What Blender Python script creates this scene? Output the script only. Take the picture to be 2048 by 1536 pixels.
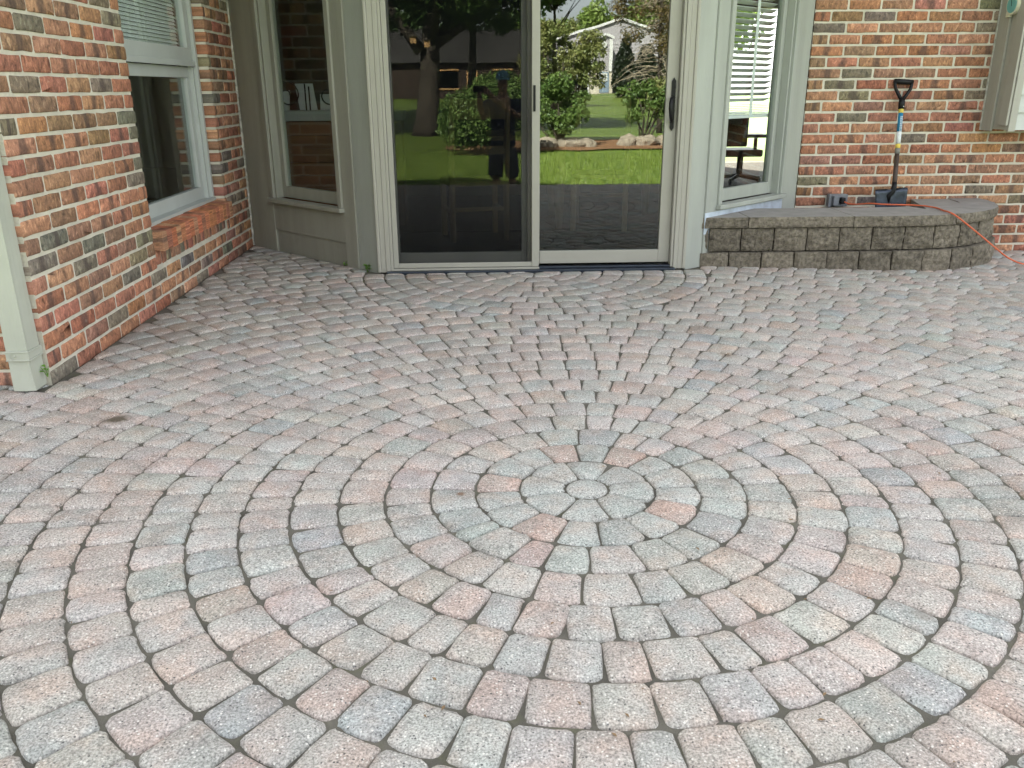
import bpy, bmesh, math, random
import numpy as np
from mathutils import Vector, Matrix, noise as mnoise

random.seed(7)
rng = np.random.default_rng(7)
for o in list(bpy.data.objects):
    bpy.data.objects.remove(o)
scene = bpy.context.scene
col = scene.collection
R = math.radians

# ------------------------------------------------------------------ camera
CAM_H = 1.09
PITCH = math.atan(590 / 1670.0)
cam_d = bpy.data.cameras.new("camera")
cam = bpy.data.objects.new("camera", cam_d)
col.objects.link(cam)
cam.location = (0, 0, CAM_H)
cam.rotation_euler = (Matrix.Rotation(R(-2.0), 3, 'Z') @ Matrix.Rotation(R(90) - PITCH, 3, 'X')
                      @ Matrix.Rotation(R(-0.42), 3, 'Z')).to_euler()
cam_d.sensor_fit = 'HORIZONTAL'
cam_d.sensor_width = 36
cam_d.lens = 36 * 1670 / 2048
cam_d.clip_start = 0.02
cam_d.clip_end = 600
scene.camera = cam

# ------------------------------------------------------------------ sky, sun, exposure
SUN_EL = R(39)
SUN_AZ = math.atan2(-0.42, 0.9)          # clockwise from +Y: behind the house, a little to the left
w = bpy.data.worlds.new("World")
scene.world = w
w.use_nodes = True
wn = w.node_tree
bg = wn.nodes["Background"]
sky = wn.nodes.new("ShaderNodeTexSky")
sky.sky_type = 'NISHITA'
sky.sun_disc = False
sky.sun_elevation = SUN_EL
sky.sun_rotation = SUN_AZ
sky.air_density = 1.0
sky.dust_density = 2.2
sky.ozone_density = 1.0
hsv = wn.nodes.new("ShaderNodeHueSaturation")      # sky desaturated in place of a white balance, to offset its blue cast
hsv.inputs['Saturation'].default_value = 0.22
wn.links.new(sky.outputs[0], hsv.inputs['Color'])
wn.links.new(hsv.outputs[0], bg.inputs[0])
bg.inputs[1].default_value = 0.07
sun_d = bpy.data.lights.new("sun", 'SUN')
sun_d.energy = 5.0
sun_d.angle = R(0.53)
sun_d.color = (1.0, 0.94, 0.84)
sun = bpy.data.objects.new("sun", sun_d)
col.objects.link(sun)
sdir = Vector((math.sin(SUN_AZ) * math.cos(SUN_EL), math.cos(SUN_AZ) * math.cos(SUN_EL), math.sin(SUN_EL)))
sun.rotation_euler = sdir.to_track_quat('Z', 'Y').to_euler()
sun.location = (0, 0, 30)
vs = scene.view_settings
vs.view_transform = 'Standard'
vs.look = 'None'
vs.gamma = 1
vs.use_curve_mapping = False
vs.exposure = 3.42

# ------------------------------------------------------------------ helpers
WL = {}


def tag(o, label=None, cat=None, group=None, kind=None):
    if label: o["label"] = label
    if cat: o["category"] = cat
    if group: o["group"] = group
    if kind: o["kind"] = kind
    return o


def empty(name, loc, parent=None):
    o = bpy.data.objects.new(name, None)
    o.empty_display_size = 0.1
    col.objects.link(o)
    o.location = Vector(loc) - (WL[parent] if parent else Vector())
    if parent: o.parent = parent
    WL[o] = Vector(loc)
    return o


def mk(name, V, F, mat, parent=None, smooth=False, tint=None, bu=None, origin=None):
    V = np.asarray(V, dtype=np.float64).reshape(-1, 3)
    if origin is None:
        lo, hi = V.min(0), V.max(0)
        origin = np.array([(lo[0] + hi[0]) / 2, (lo[1] + hi[1]) / 2, lo[2]])
    origin = np.asarray(origin, float)
    me = bpy.data.meshes.new(name)
    VL = V - origin
    if isinstance(F, np.ndarray):
        n, k = F.shape
        me.vertices.add(len(VL)); me.vertices.foreach_set("co", VL.astype(np.float32).ravel())
        me.loops.add(n * k); me.loops.foreach_set("vertex_index", F.astype(np.int32).ravel())
        me.polygons.add(n)
        me.polygons.foreach_set("loop_start", np.arange(0, n * k, k, dtype=np.int32))
        me.update(calc_edges=True)
    else:
        me.from_pydata(VL.tolist(), [], F)
    if smooth:
        me.polygons.foreach_set("use_smooth", [True] * len(me.polygons))
    if tint is not None:
        a = me.attributes.new("tint", 'FLOAT_COLOR', 'POINT')
        a.data.foreach_set("color", np.asarray(tint, np.float32).ravel())
    if bu is not None:
        a = me.attributes.new("bu", 'FLOAT_VECTOR', 'POINT')
        a.data.foreach_set("vector", np.asarray(bu, np.float32).ravel())
    for m in (mat if isinstance(mat, (list, tuple)) else [mat]):
        me.materials.append(m)
    me.update()
    o = bpy.data.objects.new(name, me)
    col.objects.link(o)
    o.location = Vector(origin) - (WL[parent] if parent else Vector())
    if parent: o.parent = parent
    WL[o] = Vector(origin)
    return o


class MB:
    """collects boxes, prisms and tubes for one mesh"""
    def __init__(s):
        s.V = []; s.F = []

    def add(s, V, F):
        b = len(s.V)
        s.V += [tuple(v) for v in V]
        s.F += [tuple(i + b for i in f) for f in F]
        return s

    def box(s, x0, x1, y0, y1, z0, z1, M=None, bev=0.0):
        x0, x1 = min(x0, x1), max(x0, x1); y0, y1 = min(y0, y1), max(y0, y1); z0, z1 = min(z0, z1), max(z0, z1)
        if bev > 0:
            bm = bmesh.new()
            bmesh.ops.create_cube(bm, size=1)
            for v in bm.verts:
                v.co = Vector(((x0 + x1) / 2 + v.co.x * (x1 - x0), (y0 + y1) / 2 + v.co.y * (y1 - y0), (z0 + z1) / 2 + v.co.z * (z1 - z0)))
            bmesh.ops.bevel(bm, geom=bm.edges[:], offset=min(bev, .3 * min(x1 - x0, y1 - y0, z1 - z0)), segments=2, profile=.6, affect='EDGES')
            bm.verts.index_update()
            V = [v.co.copy() for v in bm.verts]; F = [[v.index for v in f.verts] for f in bm.faces]
            bm.free()
        else:
            V = [Vector((x, y, z)) for z in (z0, z1) for y in (y0, y1) for x in (x0, x1)]
            F = [(0, 2, 3, 1), (4, 5, 7, 6), (0, 1, 5, 4), (2, 6, 7, 3), (0, 4, 6, 2), (1, 3, 7, 5)]
        if M is not None: V = [M(v) for v in V]
        return s.add(V, F)

    def prism(s, pts, z0, z1):
        n = len(pts)
        a = sum(pts[i][0] * pts[(i + 1) % n][1] - pts[(i + 1) % n][0] * pts[i][1] for i in range(n))
        if a < 0: pts = pts[::-1]
        V = [(x, y, z0) for x, y in pts] + [(x, y, z1) for x, y in pts]
        F = [tuple(range(n))[::-1], tuple(range(n, 2 * n))] + [(i, (i + 1) % n, n + (i + 1) % n, n + i) for i in range(n)]
        return s.add(V, F)

    def tube(s, pts, rad, n=8, cap=True):
        pts = [Vector(p) for p in pts]
        if not hasattr(rad, '__len__'): rad = [rad] * len(pts)
        V = []; F = []
        up = Vector((0, 0, 1))
        t0 = (pts[1] - pts[0]).normalized()
        if abs(t0.z) > .9: up = Vector((1, 0, 0))
        a = t0.cross(up).normalized()
        for i, p in enumerate(pts):
            t = (pts[min(i + 1, len(pts) - 1)] - pts[max(i - 1, 0)]).normalized()
            a = (a - t * a.dot(t)).normalized(); b = t.cross(a)
            for k in range(n):
                th = 2 * math.pi * k / n
                V.append(p + (a * math.cos(th) + b * math.sin(th)) * rad[i])
        for i in range(len(pts) - 1):
            for k in range(n):
                F.append((i * n + k, i * n + (k + 1) % n, (i + 1) * n + (k + 1) % n, (i + 1) * n + k))
        if cap:
            F.append(tuple(range(n))[::-1]); F.append(tuple((len(pts) - 1) * n + k for k in range(n)))
        return s.add(V, F)

    def build(s, name, mat, parent=None, smooth=False):
        o = mk(name, s.V, s.F, mat, parent, smooth)
        return o


# ------------------------------------------------------------------ materials
def newmat(name):
    m = bpy.data.materials.new(name)
    m.use_nodes = True
    t = m.node_tree
    return m, t, t.nodes["Principled BSDF"], t.nodes["Material Output"]


def nd(t, typ, **kw):
    n = t.nodes.new(typ)
    for k, v in kw.items():
        if k.startswith('i_'):
            n.inputs[int(k[2:])].default_value = v
        else:
            setattr(n, k, v)
    return n


def ramp(t, pts):
    n = t.nodes.new("ShaderNodeValToRGB")
    e = n.color_ramp.elements
    while len(e) > 1: e.remove(e[0])
    e[0].position = pts[0][0]; e[0].color = pts[0][1]
    for p, c in pts[1:]:
        x = e.new(p); x.color = c
    return n


def g(v, a=1): return (v, v, v, a)


def mixc(t, typ, fac, a, b):
    n = t.nodes.new("ShaderNodeMix")
    n.data_type = 'RGBA'; n.blend_type = typ; n.clamp_factor = True
    for s, v in ((0, fac), (6, a), (7, b)):
        if hasattr(v, 'is_linked') or hasattr(v, 'links'):
            t.links.new(v, n.inputs[s])
        else:
            n.inputs[s].default_value = v
    return n.outputs[2]


def mat_basic(name, c, rough=.6, *a, rand=0., **k):
    m = _mat_basic(name, c, rough, *a, **k)
    if rand:
        t = m.node_tree; p = t.nodes['Principled BSDF']; src = p.inputs['Base Color'].links[0].from_socket
        oi = nd(t, 'ShaderNodeObjectInfo'); r = ramp(t, [(0, g(1 - rand)), (1, g(1 + rand * .7))]); t.links.new(oi.outputs['Random'], r.inputs[0])
        t.links.new(mixc(t, 'MULTIPLY', 1.0, src, r.outputs[0]), p.inputs['Base Color'])
    return m


def _mat_basic(name, c, rough=.6, var=.2, scale=6., bump=.15, bscale=80., metal=0., spec=.35, stretch=(1, 1, 1), dirt=0., dirtcol=(.1, .09, .07, 1)):
    m, t, p, out = newmat(name)
    tc = nd(t, "ShaderNodeNewGeometry")
    mp = nd(t, "ShaderNodeMapping")
    mp.inputs['Scale'].default_value = stretch
    t.links.new(tc.outputs['Position'], mp.inputs[0])
    n1 = nd(t, "ShaderNodeTexNoise"); n1.inputs['Scale'].default_value = scale; n1.inputs['Detail'].default_value = 6
    t.links.new(mp.outputs[0], n1.inputs[0])
    r = ramp(t, [(.25, g(1 - var)), (.75, g(1 + var * .6))])
    t.links.new(n1.outputs[0], r.inputs[0])
    cc = mixc(t, 'MULTIPLY', 1.0, (*c, 1), r.outputs[0])
    if dirt:
        n3 = nd(t, "ShaderNodeTexNoise"); n3.inputs['Scale'].default_value = scale * 2.3; n3.inputs['Detail'].default_value = 8
        t.links.new(tc.outputs['Position'], n3.inputs[0])
        r3 = ramp(t, [(.55, g(0)), (.75, g(dirt))])
        t.links.new(n3.outputs[0], r3.inputs[0])
        cc = mixc(t, 'MIX', r3.outputs[0], cc, dirtcol)
    t.links.new(cc, p.inputs['Base Color'])
    p.inputs['Roughness'].default_value = rough
    p.inputs['Metallic'].default_value = metal
    p.inputs['Specular IOR Level'].default_value = spec
    if bump:
        n2 = nd(t, "ShaderNodeTexNoise"); n2.inputs['Scale'].default_value = bscale; n2.inputs['Detail'].default_value = 5
        t.links.new(mp.outputs[0], n2.inputs[0])
        b = nd(t, "ShaderNodeBump"); b.inputs['Strength'].default_value = bump; b.inputs['Distance'].default_value = .01
        t.links.new(n2.outputs[0], b.inputs['Height'])
        t.links.new(b.outputs[0], p.inputs['Normal'])
    return m


def mat_paver():
    m, t, p, out = newmat("paver_concrete")
    geo = nd(t, "ShaderNodeNewGeometry")
    P = geo.outputs['Position']
    at = nd(t, "ShaderNodeAttribute", attribute_name="tint")
    big = nd(t, "ShaderNodeTexNoise"); big.inputs['Scale'].default_value = 9; big.inputs['Detail'].default_value = 6; big.inputs['Roughness'].default_value = .65
    t.links.new(P, big.inputs[0])
    r1 = ramp(t, [(.28, g(.74)), (.5, g(1.0)), (.75, g(1.12))])
    t.links.new(big.outputs[0], r1.inputs[0])
    c = mixc(t, 'MULTIPLY', 1.0, at.outputs[0], r1.outputs[0])
    # blue or pink bleed inside one paver
    hue = nd(t, "ShaderNodeTexNoise"); hue.inputs['Scale'].default_value = 11; hue.inputs['Detail'].default_value = 3
    t.links.new(P, hue.inputs[0])
    rh = ramp(t, [(.36, (1.05, .97, .93, 1)), (.5, g(1)), (.64, (.95, 1.0, 1.0, 1))])
    t.links.new(hue.outputs[0], rh.inputs[0])
    c = mixc(t, 'MULTIPLY', 1.0, c, rh.outputs[0])
    gr = nd(t, "ShaderNodeTexNoise"); gr.inputs['Scale'].default_value = 1.6; gr.inputs['Detail'].default_value = 7; gr.inputs['Roughness'].default_value = .6
    t.links.new(P, gr.inputs[0])
    rg = ramp(t, [(.34, (.88, .875, .86, 1)), (.52, g(1.0)), (.7, (1.05, 1.04, 1.02, 1))]); t.links.new(gr.outputs[0], rg.inputs[0])
    c = mixc(t, 'MULTIPLY', 1.0, c, rg.outputs[0])
    sm = nd(t, "ShaderNodeTexNoise"); sm.inputs['Scale'].default_value = 17; sm.inputs['Detail'].default_value = 5; sm.inputs['Roughness'].default_value = .6
    t.links.new(P, sm.inputs[0])
    rs = ramp(t, [(.62, g(0)), (.74, g(.36))]); t.links.new(sm.outputs[0], rs.inputs[0])
    c = mixc(t, 'MIX', rs.outputs[0], c, (.21, .18, .15, 1))
    # exposed aggregate
    f = nd(t, "ShaderNodeTexNoise"); f.inputs['Scale'].default_value = 210; f.inputs['Detail'].default_value = 4; f.inputs['Roughness'].default_value = .7
    t.links.new(P, f.inputs[0])
    rf = ramp(t, [(.34, g(.46)), (.5, g(1.0)), (.65, g(1.55))])
    t.links.new(f.outputs[0], rf.inputs[0])
    c = mixc(t, 'MULTIPLY', 1.0, c, rf.outputs[0])
    v = nd(t, "ShaderNodeTexVoronoi"); v.inputs['Scale'].default_value = 150
    t.links.new(P, v.inputs[0])
    sx = nd(t, "ShaderNodeSeparateColor")
    t.links.new(v.outputs['Color'], sx.inputs[0])
    rw = ramp(t, [(.80, g(0)), (.84, g(.8))]); t.links.new(sx.outputs[0], rw.inputs[0])
    rd = ramp(t, [(.28, g(1)), (.36, g(0))]); t.links.new(v.outputs['Distance'], rd.inputs[0])
    mw = nd(t, "ShaderNodeMath", operation='MULTIPLY'); t.links.new(rw.outputs[0], mw.inputs[0]); t.links.new(rd.outputs[0], mw.inputs[1])
    c = mixc(t, 'MIX', mw.outputs[0], c, (.72, .69, .63, 1))
    rk = ramp(t, [(.87, g(0)), (.9, g(.85))]); t.links.new(sx.outputs[1], rk.inputs[0])
    mk_ = nd(t, "ShaderNodeMath", operation='MULTIPLY'); t.links.new(rk.outputs[0], mk_.inputs[0]); t.links.new(rd.outputs[0], mk_.inputs[1])
    c = mixc(t, 'MIX', mk_.outputs[0], c, (.07, .065, .065, 1))
    # mulch stain, rust spots, darker patches (widest by the left wall), each placed
    sn = nd(t, "ShaderNodeTexNoise"); sn.inputs['Scale'].default_value = 26; sn.inputs['Detail'].default_value = 4
    t.links.new(P, sn.inputs[0])
    for (x, y, rad, cl, st) in ((-1.30, 2.785, .058, (.055, .045, .022, 1), .9), (-.075, 2.15, .016, (.16, .075, .03, 1), .8), (1.05, 3.42, .05, (.3, .2, .13, 1), .5),
                                (.95, 1.52, .035, (.17, .14, .11, 1), .5), (-1.62, 3.9, .3, (.13, .11, .09, 1), .35)):
        d = nd(t, "ShaderNodeVectorMath", operation='DISTANCE'); d.inputs[1].default_value = (x, y, 0)
        t.links.new(P, d.inputs[0])
        a = nd(t, "ShaderNodeMath", operation='MULTIPLY_ADD'); a.inputs[1].default_value = 1 / rad; t.links.new(d.outputs['Value'], a.inputs[0])
        t.links.new(sn.outputs[0], a.inputs[2])
        rr = ramp(t, [(0, g(1)), (.45, g(.9)), (.75, g(0))])
        a2 = nd(t, "ShaderNodeMath", operation='MULTIPLY'); a2.inputs[1].default_value = .5; t.links.new(a.outputs[0], a2.inputs[0])
        t.links.new(a2.outputs[0], rr.inputs[0])
        a3 = nd(t, "ShaderNodeMath", operation='MULTIPLY'); a3.inputs[1].default_value = st; t.links.new(rr.outputs[0], a3.inputs[0])
        c = mixc(t, 'MIX', a3.outputs[0], c, cl)
    t.links.new(c, p.inputs['Base Color'])
    p.inputs['Roughness'].default_value = .82
    p.inputs['Specular IOR Level'].default_value = .3
    b = nd(t, "ShaderNodeBump"); b.inputs['Strength'].default_value = .55; b.inputs['Distance'].default_value = .0022
    f2 = nd(t, "ShaderNodeTexNoise"); f2.inputs['Scale'].default_value = 160; f2.inputs['Detail'].default_value = 6; f2.inputs['Roughness'].default_value = .7
    t.links.new(P, f2.inputs[0])
    t.links.new(f2.outputs[0], b.inputs['Height'])
    b2 = nd(t, "ShaderNodeBump"); b2.inputs['Strength'].default_value = .5; b2.inputs['Distance'].default_value = .006
    f3 = nd(t, "ShaderNodeTexNoise"); f3.inputs['Scale'].default_value = 28; f3.inputs['Detail'].default_value = 3
    t.links.new(P, f3.inputs[0]); t.links.new(f3.outputs[0], b2.inputs['Height'])
    t.links.new(b.outputs[0], b2.inputs['Normal'])
    t.links.new(b2.outputs[0], p.inputs['Normal'])
    return m


def mat_brick():
    m, t, p, out = newmat("fired_brick")
    at = nd(t, "ShaderNodeAttribute", attribute_name="tint")
    bu = nd(t, "ShaderNodeAttribute", attribute_name="bu")
    s = nd(t, "ShaderNodeSeparateXYZ"); t.links.new(bu.outputs['Vector'], s.inputs[0])
    mp = nd(t, "ShaderNodeMapping"); mp.inputs['Scale'].default_value = (11, 1.6, 7.3)
    t.links.new(bu.outputs['Vector'], mp.inputs[0])
    n = nd(t, "ShaderNodeTexNoise"); n.inputs['Scale'].default_value = 1.0; n.inputs['Detail'].default_value = 5; n.inputs['Distortion'].default_value = .8
    t.links.new(mp.outputs[0], n.inputs[0])
    r = ramp(t, [(.28, g(.42)), (.43, g(.9)), (.56, (1.15, 1.1, 1.05, 1)), (.70, (1.65, 1.75, 1.7, 1))])
    t.links.new(n.outputs[0], r.inputs[0])
    c = mixc(t, 'MULTIPLY', 1.0, at.outputs[0], r.outputs[0])
    # dark kiln flash across the middle
    mp2 = nd(t, "ShaderNodeMapping"); mp2.inputs['Scale'].default_value = (1.2, .5, 5.1)
    t.links.new(bu.outputs['Vector'], mp2.inputs[0])
    n2 = nd(t, "ShaderNodeTexNoise"); n2.inputs['Scale'].default_value = 1.0; n2.inputs['Detail'].default_value = 2
    t.links.new(mp2.outputs[0], n2.inputs[0])
    a = nd(t, "ShaderNodeMath", operation='MULTIPLY_ADD'); a.inputs[1].default_value = .5; t.links.new(n2.outputs[0], a.inputs[0]); t.links.new(s.outputs[0], a.inputs[2])
    rb = ramp(t, [(.60, g(0)), (.70, g(.9)), (.84, g(.9)), (.95, g(0))])
    t.links.new(a.outputs[0], rb.inputs[0])
    fb = nd(t, "ShaderNodeMath", operation='MULTIPLY'); t.links.new(rb.outputs[0], fb.inputs[0]); t.links.new(at.outputs['Alpha'], fb.inputs[1])
    c = mixc(t, 'MIX', fb.outputs[0], c, (.075, .055, .05, 1))
    geo = nd(t, "ShaderNodeNewGeometry")
    fn = nd(t, "ShaderNodeTexNoise"); fn.inputs['Scale'].default_value = 160; fn.inputs['Detail'].default_value = 5
    t.links.new(geo.outputs['Position'], fn.inputs[0])
    rf = ramp(t, [(.3, g(.8)), (.7, g(1.15))]); t.links.new(fn.outputs[0], rf.inputs[0])
    c = mixc(t, 'MULTIPLY', 1.0, c, rf.outputs[0])
    # mortar smears
    ms = nd(t, "ShaderNodeTexNoise"); ms.inputs['Scale'].default_value = 22; ms.inputs['Detail'].default_value = 6; ms.inputs['Roughness'].default_value = .7
    t.links.new(geo.outputs['Position'], ms.inputs[0])
    rm = ramp(t, [(.66, g(0)), (.74, g(.45))]); t.links.new(ms.outputs[0], rm.inputs[0])
    c = mixc(t, 'MIX', rm.outputs[0], c, (.48, .43, .35, 1))
    t.links.new(c, p.inputs['Base Color'])
    p.inputs['Roughness'].default_value = .85
    p.inputs['Specular IOR Level'].default_value = .25
    b = nd(t, "ShaderNodeBump"); b.inputs['Strength'].default_value = .7; b.inputs['Distance'].default_value = .004
    t.links.new(n.outputs[0], b.inputs['Height'])
    b2 = nd(t, "ShaderNodeBump"); b2.inputs['Strength'].default_value = .4; b2.inputs['Distance'].default_value = .003
    t.links.new(fn.outputs[0], b2.inputs['Height']); t.links.new(b.outputs[0], b2.inputs['Normal'])
    t.links.new(b2.outputs[0], p.inputs['Normal'])
    return m


def mat_glass(name, refl, tint=(.85, .9, .88, 1), wav=.0):
    m, t, p, out = newmat(name)
    t.nodes.remove(p)
    tr = nd(t, "ShaderNodeBsdfTransparent"); tr.inputs[0].default_value = tint
    gl = nd(t, "ShaderNodeBsdfGlossy"); gl.inputs['Roughness'].default_value = 0.0
    gl.inputs[0].default_value = (.97, 1.0, .98, 1)
    ge = nd(t, "ShaderNodeNewGeometry")
    dp = nd(t, "ShaderNodeVectorMath", operation='DOT_PRODUCT'); t.links.new(ge.outputs['Incoming'], dp.inputs[0]); t.links.new(ge.outputs['Normal'], dp.inputs[1])
    ab = nd(t, "ShaderNodeMath", operation='ABSOLUTE'); t.links.new(dp.outputs['Value'], ab.inputs[0])
    om = nd(t, "ShaderNodeMath", operation='SUBTRACT'); om.inputs[0].default_value = 1; t.links.new(ab.outputs[0], om.inputs[1])
    pw = nd(t, "ShaderNodeMath", operation='POWER'); pw.inputs[1].default_value = 5; t.links.new(om.outputs[0], pw.inputs[0])
    fr = nd(t, "ShaderNodeMath", operation='MULTIPLY_ADD'); fr.inputs[1].default_value = 1 - refl; fr.inputs[2].default_value = refl; t.links.new(pw.outputs[0], fr.inputs[0])
    mx = nd(t, "ShaderNodeMixShader")
    t.links.new(fr.outputs[0], mx.inputs[0]); t.links.new(tr.outputs[0], mx.inputs[1]); t.links.new(gl.outputs[0], mx.inputs[2])
    if wav:
        geo = nd(t, "ShaderNodeNewGeometry")
        n = nd(t, "ShaderNodeTexNoise"); n.inputs['Scale'].default_value = 3.5; n.inputs['Detail'].default_value = 1
        t.links.new(geo.outputs['Position'], n.inputs[0])
        b = nd(t, "ShaderNodeBump"); b.inputs['Strength'].default_value = wav; b.inputs['Distance'].default_value = .01
        t.links.new(n.outputs[0], b.inputs['Height']); t.links.new(b.outputs[0], gl.inputs['Normal'])
    t.links.new(mx.outputs[0], out.inputs[0])
    return m


def mat_screen():
    m, t, p, out = newmat("insect_screen_mesh")
    p.inputs['Base Color'].default_value = (.006, .0065, .007, 1); p.inputs['Roughness'].default_value = .9; p.inputs['Specular IOR Level'].default_value = 0
    tr = nd(t, "ShaderNodeBsdfTransparent")
    mx = nd(t, "ShaderNodeMixShader"); mx.inputs[0].default_value = .5
    geo = nd(t, "ShaderNodeNewGeometry")
    n = nd(t, "ShaderNodeTexNoise"); n.inputs['Scale'].default_value = 2.0
    t.links.new(geo.outputs['Position'], n.inputs[0])
    r = ramp(t, [(.3, g(.26)), (.7, g(.36))]); t.links.new(n.outputs[0], r.inputs[0]); t.links.new(r.outputs[0], mx.inputs[0])
    t.links.new(tr.outputs[0], mx.inputs[1]); t.links.new(p.outputs[0], mx.inputs[2])
    t.links.new(mx.outputs[0], out.inputs[0])
    return m


def mat_leaf(name, c1, c2, scale=1.5, trans=.3):
    m, t, p, out = newmat(name)
    geo = nd(t, "ShaderNodeNewGeometry")
    n = nd(t, "ShaderNodeTexNoise"); n.inputs['Scale'].default_value = scale; n.inputs['Detail'].default_value = 8; n.inputs['Roughness'].default_value = .75
    t.links.new(geo.outputs['Position'], n.inputs[0])
    r = ramp(t, [(.35, (*c1, 1)), (.65, (*c2, 1))]); t.links.new(n.outputs[0], r.inputs[0])
    t.links.new(r.outputs[0], p.inputs['Base Color'])
    p.inputs['Roughness'].default_value = .5
    tl = nd(t, "ShaderNodeBsdfTranslucent"); t.links.new(r.outputs[0], tl.inputs[0])
    mx = nd(t, "ShaderNodeMixShader"); mx.inputs[0].default_value = trans
    t.links.new(p.outputs[0], mx.inputs[1]); t.links.new(tl.outputs[0], mx.inputs[2]); t.links.new(mx.outputs[0], out.inputs[0])
    return m


M_PAVER = mat_paver()
M_BRICK = mat_brick()
M_SAND = mat_basic("joint_sand", (.14, .13, .105), .95, .45, 7, .6, 300, dirt=.5, dirtcol=(.11, .115, .05, 1))
M_MORTAR = mat_basic("mortar", (.60, .56, .46), .95, .22, 7, .5, 120, dirt=.4, dirtcol=(.42, .39, .32, 1))
M_TRIM_SHADED = mat_basic("sage_trim_shaded", (.315, .312, .262), .5, .14, 3.5, .3, 60, stretch=(3, 3, .3), dirt=.18, dirtcol=(.2, .2, .165, 1))  # sage paint with the shade of the left bay side put into its colour
M_TRIM_LIT = mat_basic("sage_trim_lit", (.345, .362, .325), .5, .14, 3.5, .3, 60, stretch=(3, 3, .3), dirt=.18, dirtcol=(.25, .255, .21, 1))  # same sage paint, made lighter for faces turned to the sky
M_DOORFR = mat_basic("beige_clad_door_frame", (.35, .338, .292), .42, .05, 4, .03, 60, dirt=.12, dirtcol=(.2, .19, .16, 1))
M_SASH = mat_basic("fixed_panel_grey_cladding", (.30, .30, .27), .45, .05, 4, .03, 60)
M_WHITE = mat_basic("white_window_paint", (.43, .45, .43), .45, .08, 5, .08, 40, dirt=.15, dirtcol=(.32, .32, .29, 1))
M_SPOUT = mat_basic("cream_aluminium", (.43, .445, .375), .38, .08, 4, .06, 14, dirt=.3, dirtcol=(.33, .31, .24, 1))
M_SIDING = mat_basic("white_lap_siding", (.50, .52, .48), .55, .08, 5, .12, 45, stretch=(.4, 3, 3))
M_SIDETRIM = mat_basic("taupe_corner_board", (.37, .36, .31), .55, .10, 5, .12, 45, stretch=(3, 3, .4), dirt=.15)
M_CAULK = mat_basic("caulk", (.55, .54, .48), .9, .5, 30, .8, 60, dirt=.5, dirtcol=(.15, .13, .11, 1))
M_GLASS_R = mat_glass("door_glass", .092, (.5, .56, .56, 1), .016)
M_GLASS_L = mat_glass("fixed_door_glass", .105, (.62, .66, .64, 1), .015)
M_GLASS_W = mat_glass("window_glass", .03, (.9, .93, .92, 1), .01)
M_SCREEN = mat_screen()
M_BLACK = mat_basic("black_plastic", (.008, .008, .009), .45, .1, 10, .05, 200, spec=.25)
M_SILLMETAL = mat_basic("dark_door_track", (.045, .055, .075), .35, .3, 9, .1, 60, metal=.6)
M_FLASH = mat_basic("pale_blue_flashing", (.62, .70, .80), .28, .25, 14, .3, 20, metal=.35)
M_BLOCK = mat_basic("split_face_concrete", (.185, .16, .122), .95, .6, 38, 1.0, 90, dirt=.75, dirtcol=(.045, .04, .025, 1), rand=.22)
M_CAP = mat_basic("cap_stone_concrete", (.30, .285, .265), .9, .16, 12, .35, 220, dirt=.2, dirtcol=(.18, .17, .15, 1))
M_SOIL = mat_basic("garden_soil", (.045, .033, .024), 1, .5, 20, 1, 70)
M_LAWN = mat_leaf("lawn_grass", (.065, .12, .012), (.215, .285, .048), 5.0, .15)
M_MULCH = mat_basic("wood_chip_mulch", (.24, .125, .06), .95, .6, 14, 1.0, 30)
M_BARK = mat_basic("tree_bark", (.055, .044, .034), .95, .4, 5, 1.0, 25, stretch=(3, 3, .6))
M_TWIG = mat_basic("pale_dry_branch", (.32, .27, .2), .9, .3, 8, .3, 40)
M_ROCK = mat_basic("field_stone", (.26, .22, .17), .95, .4, 5, 1.0, 18)
M_GSIDE = mat_basic("lilac_grey_siding", (.29, .275, .285), .7, .08, 3, .1, 20)
M_GCREAM = mat_basic("cream_brick", (.42, .38, .31), .85, .12, 3, .1, 20)
M_GWHITE = mat_basic("white_fascia", (.5, .5, .49), .6, .05, 3, .05, 20)
M_GROOF = mat_basic("grey_shingle", (.038, .035, .033), .9, .3, 5, .5, 20)
M_BHOUSE = mat_basic("brown_board_wall", (.035, .022, .016), .85, .25, 3, .3, 12)
M_BLUE = mat_basic("slate_blue_door", (.14, .19, .25), .5, .1, 3, .05, 20)
M_PANE = mat_glass("far_window_pane", .05, (.25, .3, .33, 1))
M_LEAF_B = mat_leaf("bush_leaf", (.09, .16, .035), (.2, .3, .075))
M_LEAF_S = mat_leaf("shrub_leaf", (.055, .12, .025), (.16, .23, .055))
M_LEAF_A = mat_leaf("autumn_shrub_leaf", (.13, .19, .045), (.25, .24, .085))
M_LEAF_Y = mat_leaf("yellow_green_leaf", (.13, .21, .04), (.26, .33, .08), .6, .35)
M_LEAF_D = mat_leaf("dark_evergreen_leaf", (.008, .016, .006), (.02, .033, .012))
M_LEAF_BR = mat_leaf("brown_tree_leaf", (.10, .10, .03), (.2, .13, .055), .9)
M_LEAF_O = mat_leaf("oak_leaf", (.035, .085, .016), (.10, .17, .035))
M_WOOD = mat_basic("oak_chair_wood", (.48, .28, .12), .45, .25, 6, .1, 30, stretch=(4, 4, .6))
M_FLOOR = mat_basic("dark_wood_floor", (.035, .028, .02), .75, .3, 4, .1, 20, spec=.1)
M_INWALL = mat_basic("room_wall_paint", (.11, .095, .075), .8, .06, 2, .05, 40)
M_PANEL = mat_basic("brown_panelling", (.20, .085, .035), .5, .2, 5, .1, 20, stretch=(.5, .5, 5))
M_BLIND = mat_basic("white_blind_slat", (.84, .85, .84), .5, .05, 8, .03, 40)
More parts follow.
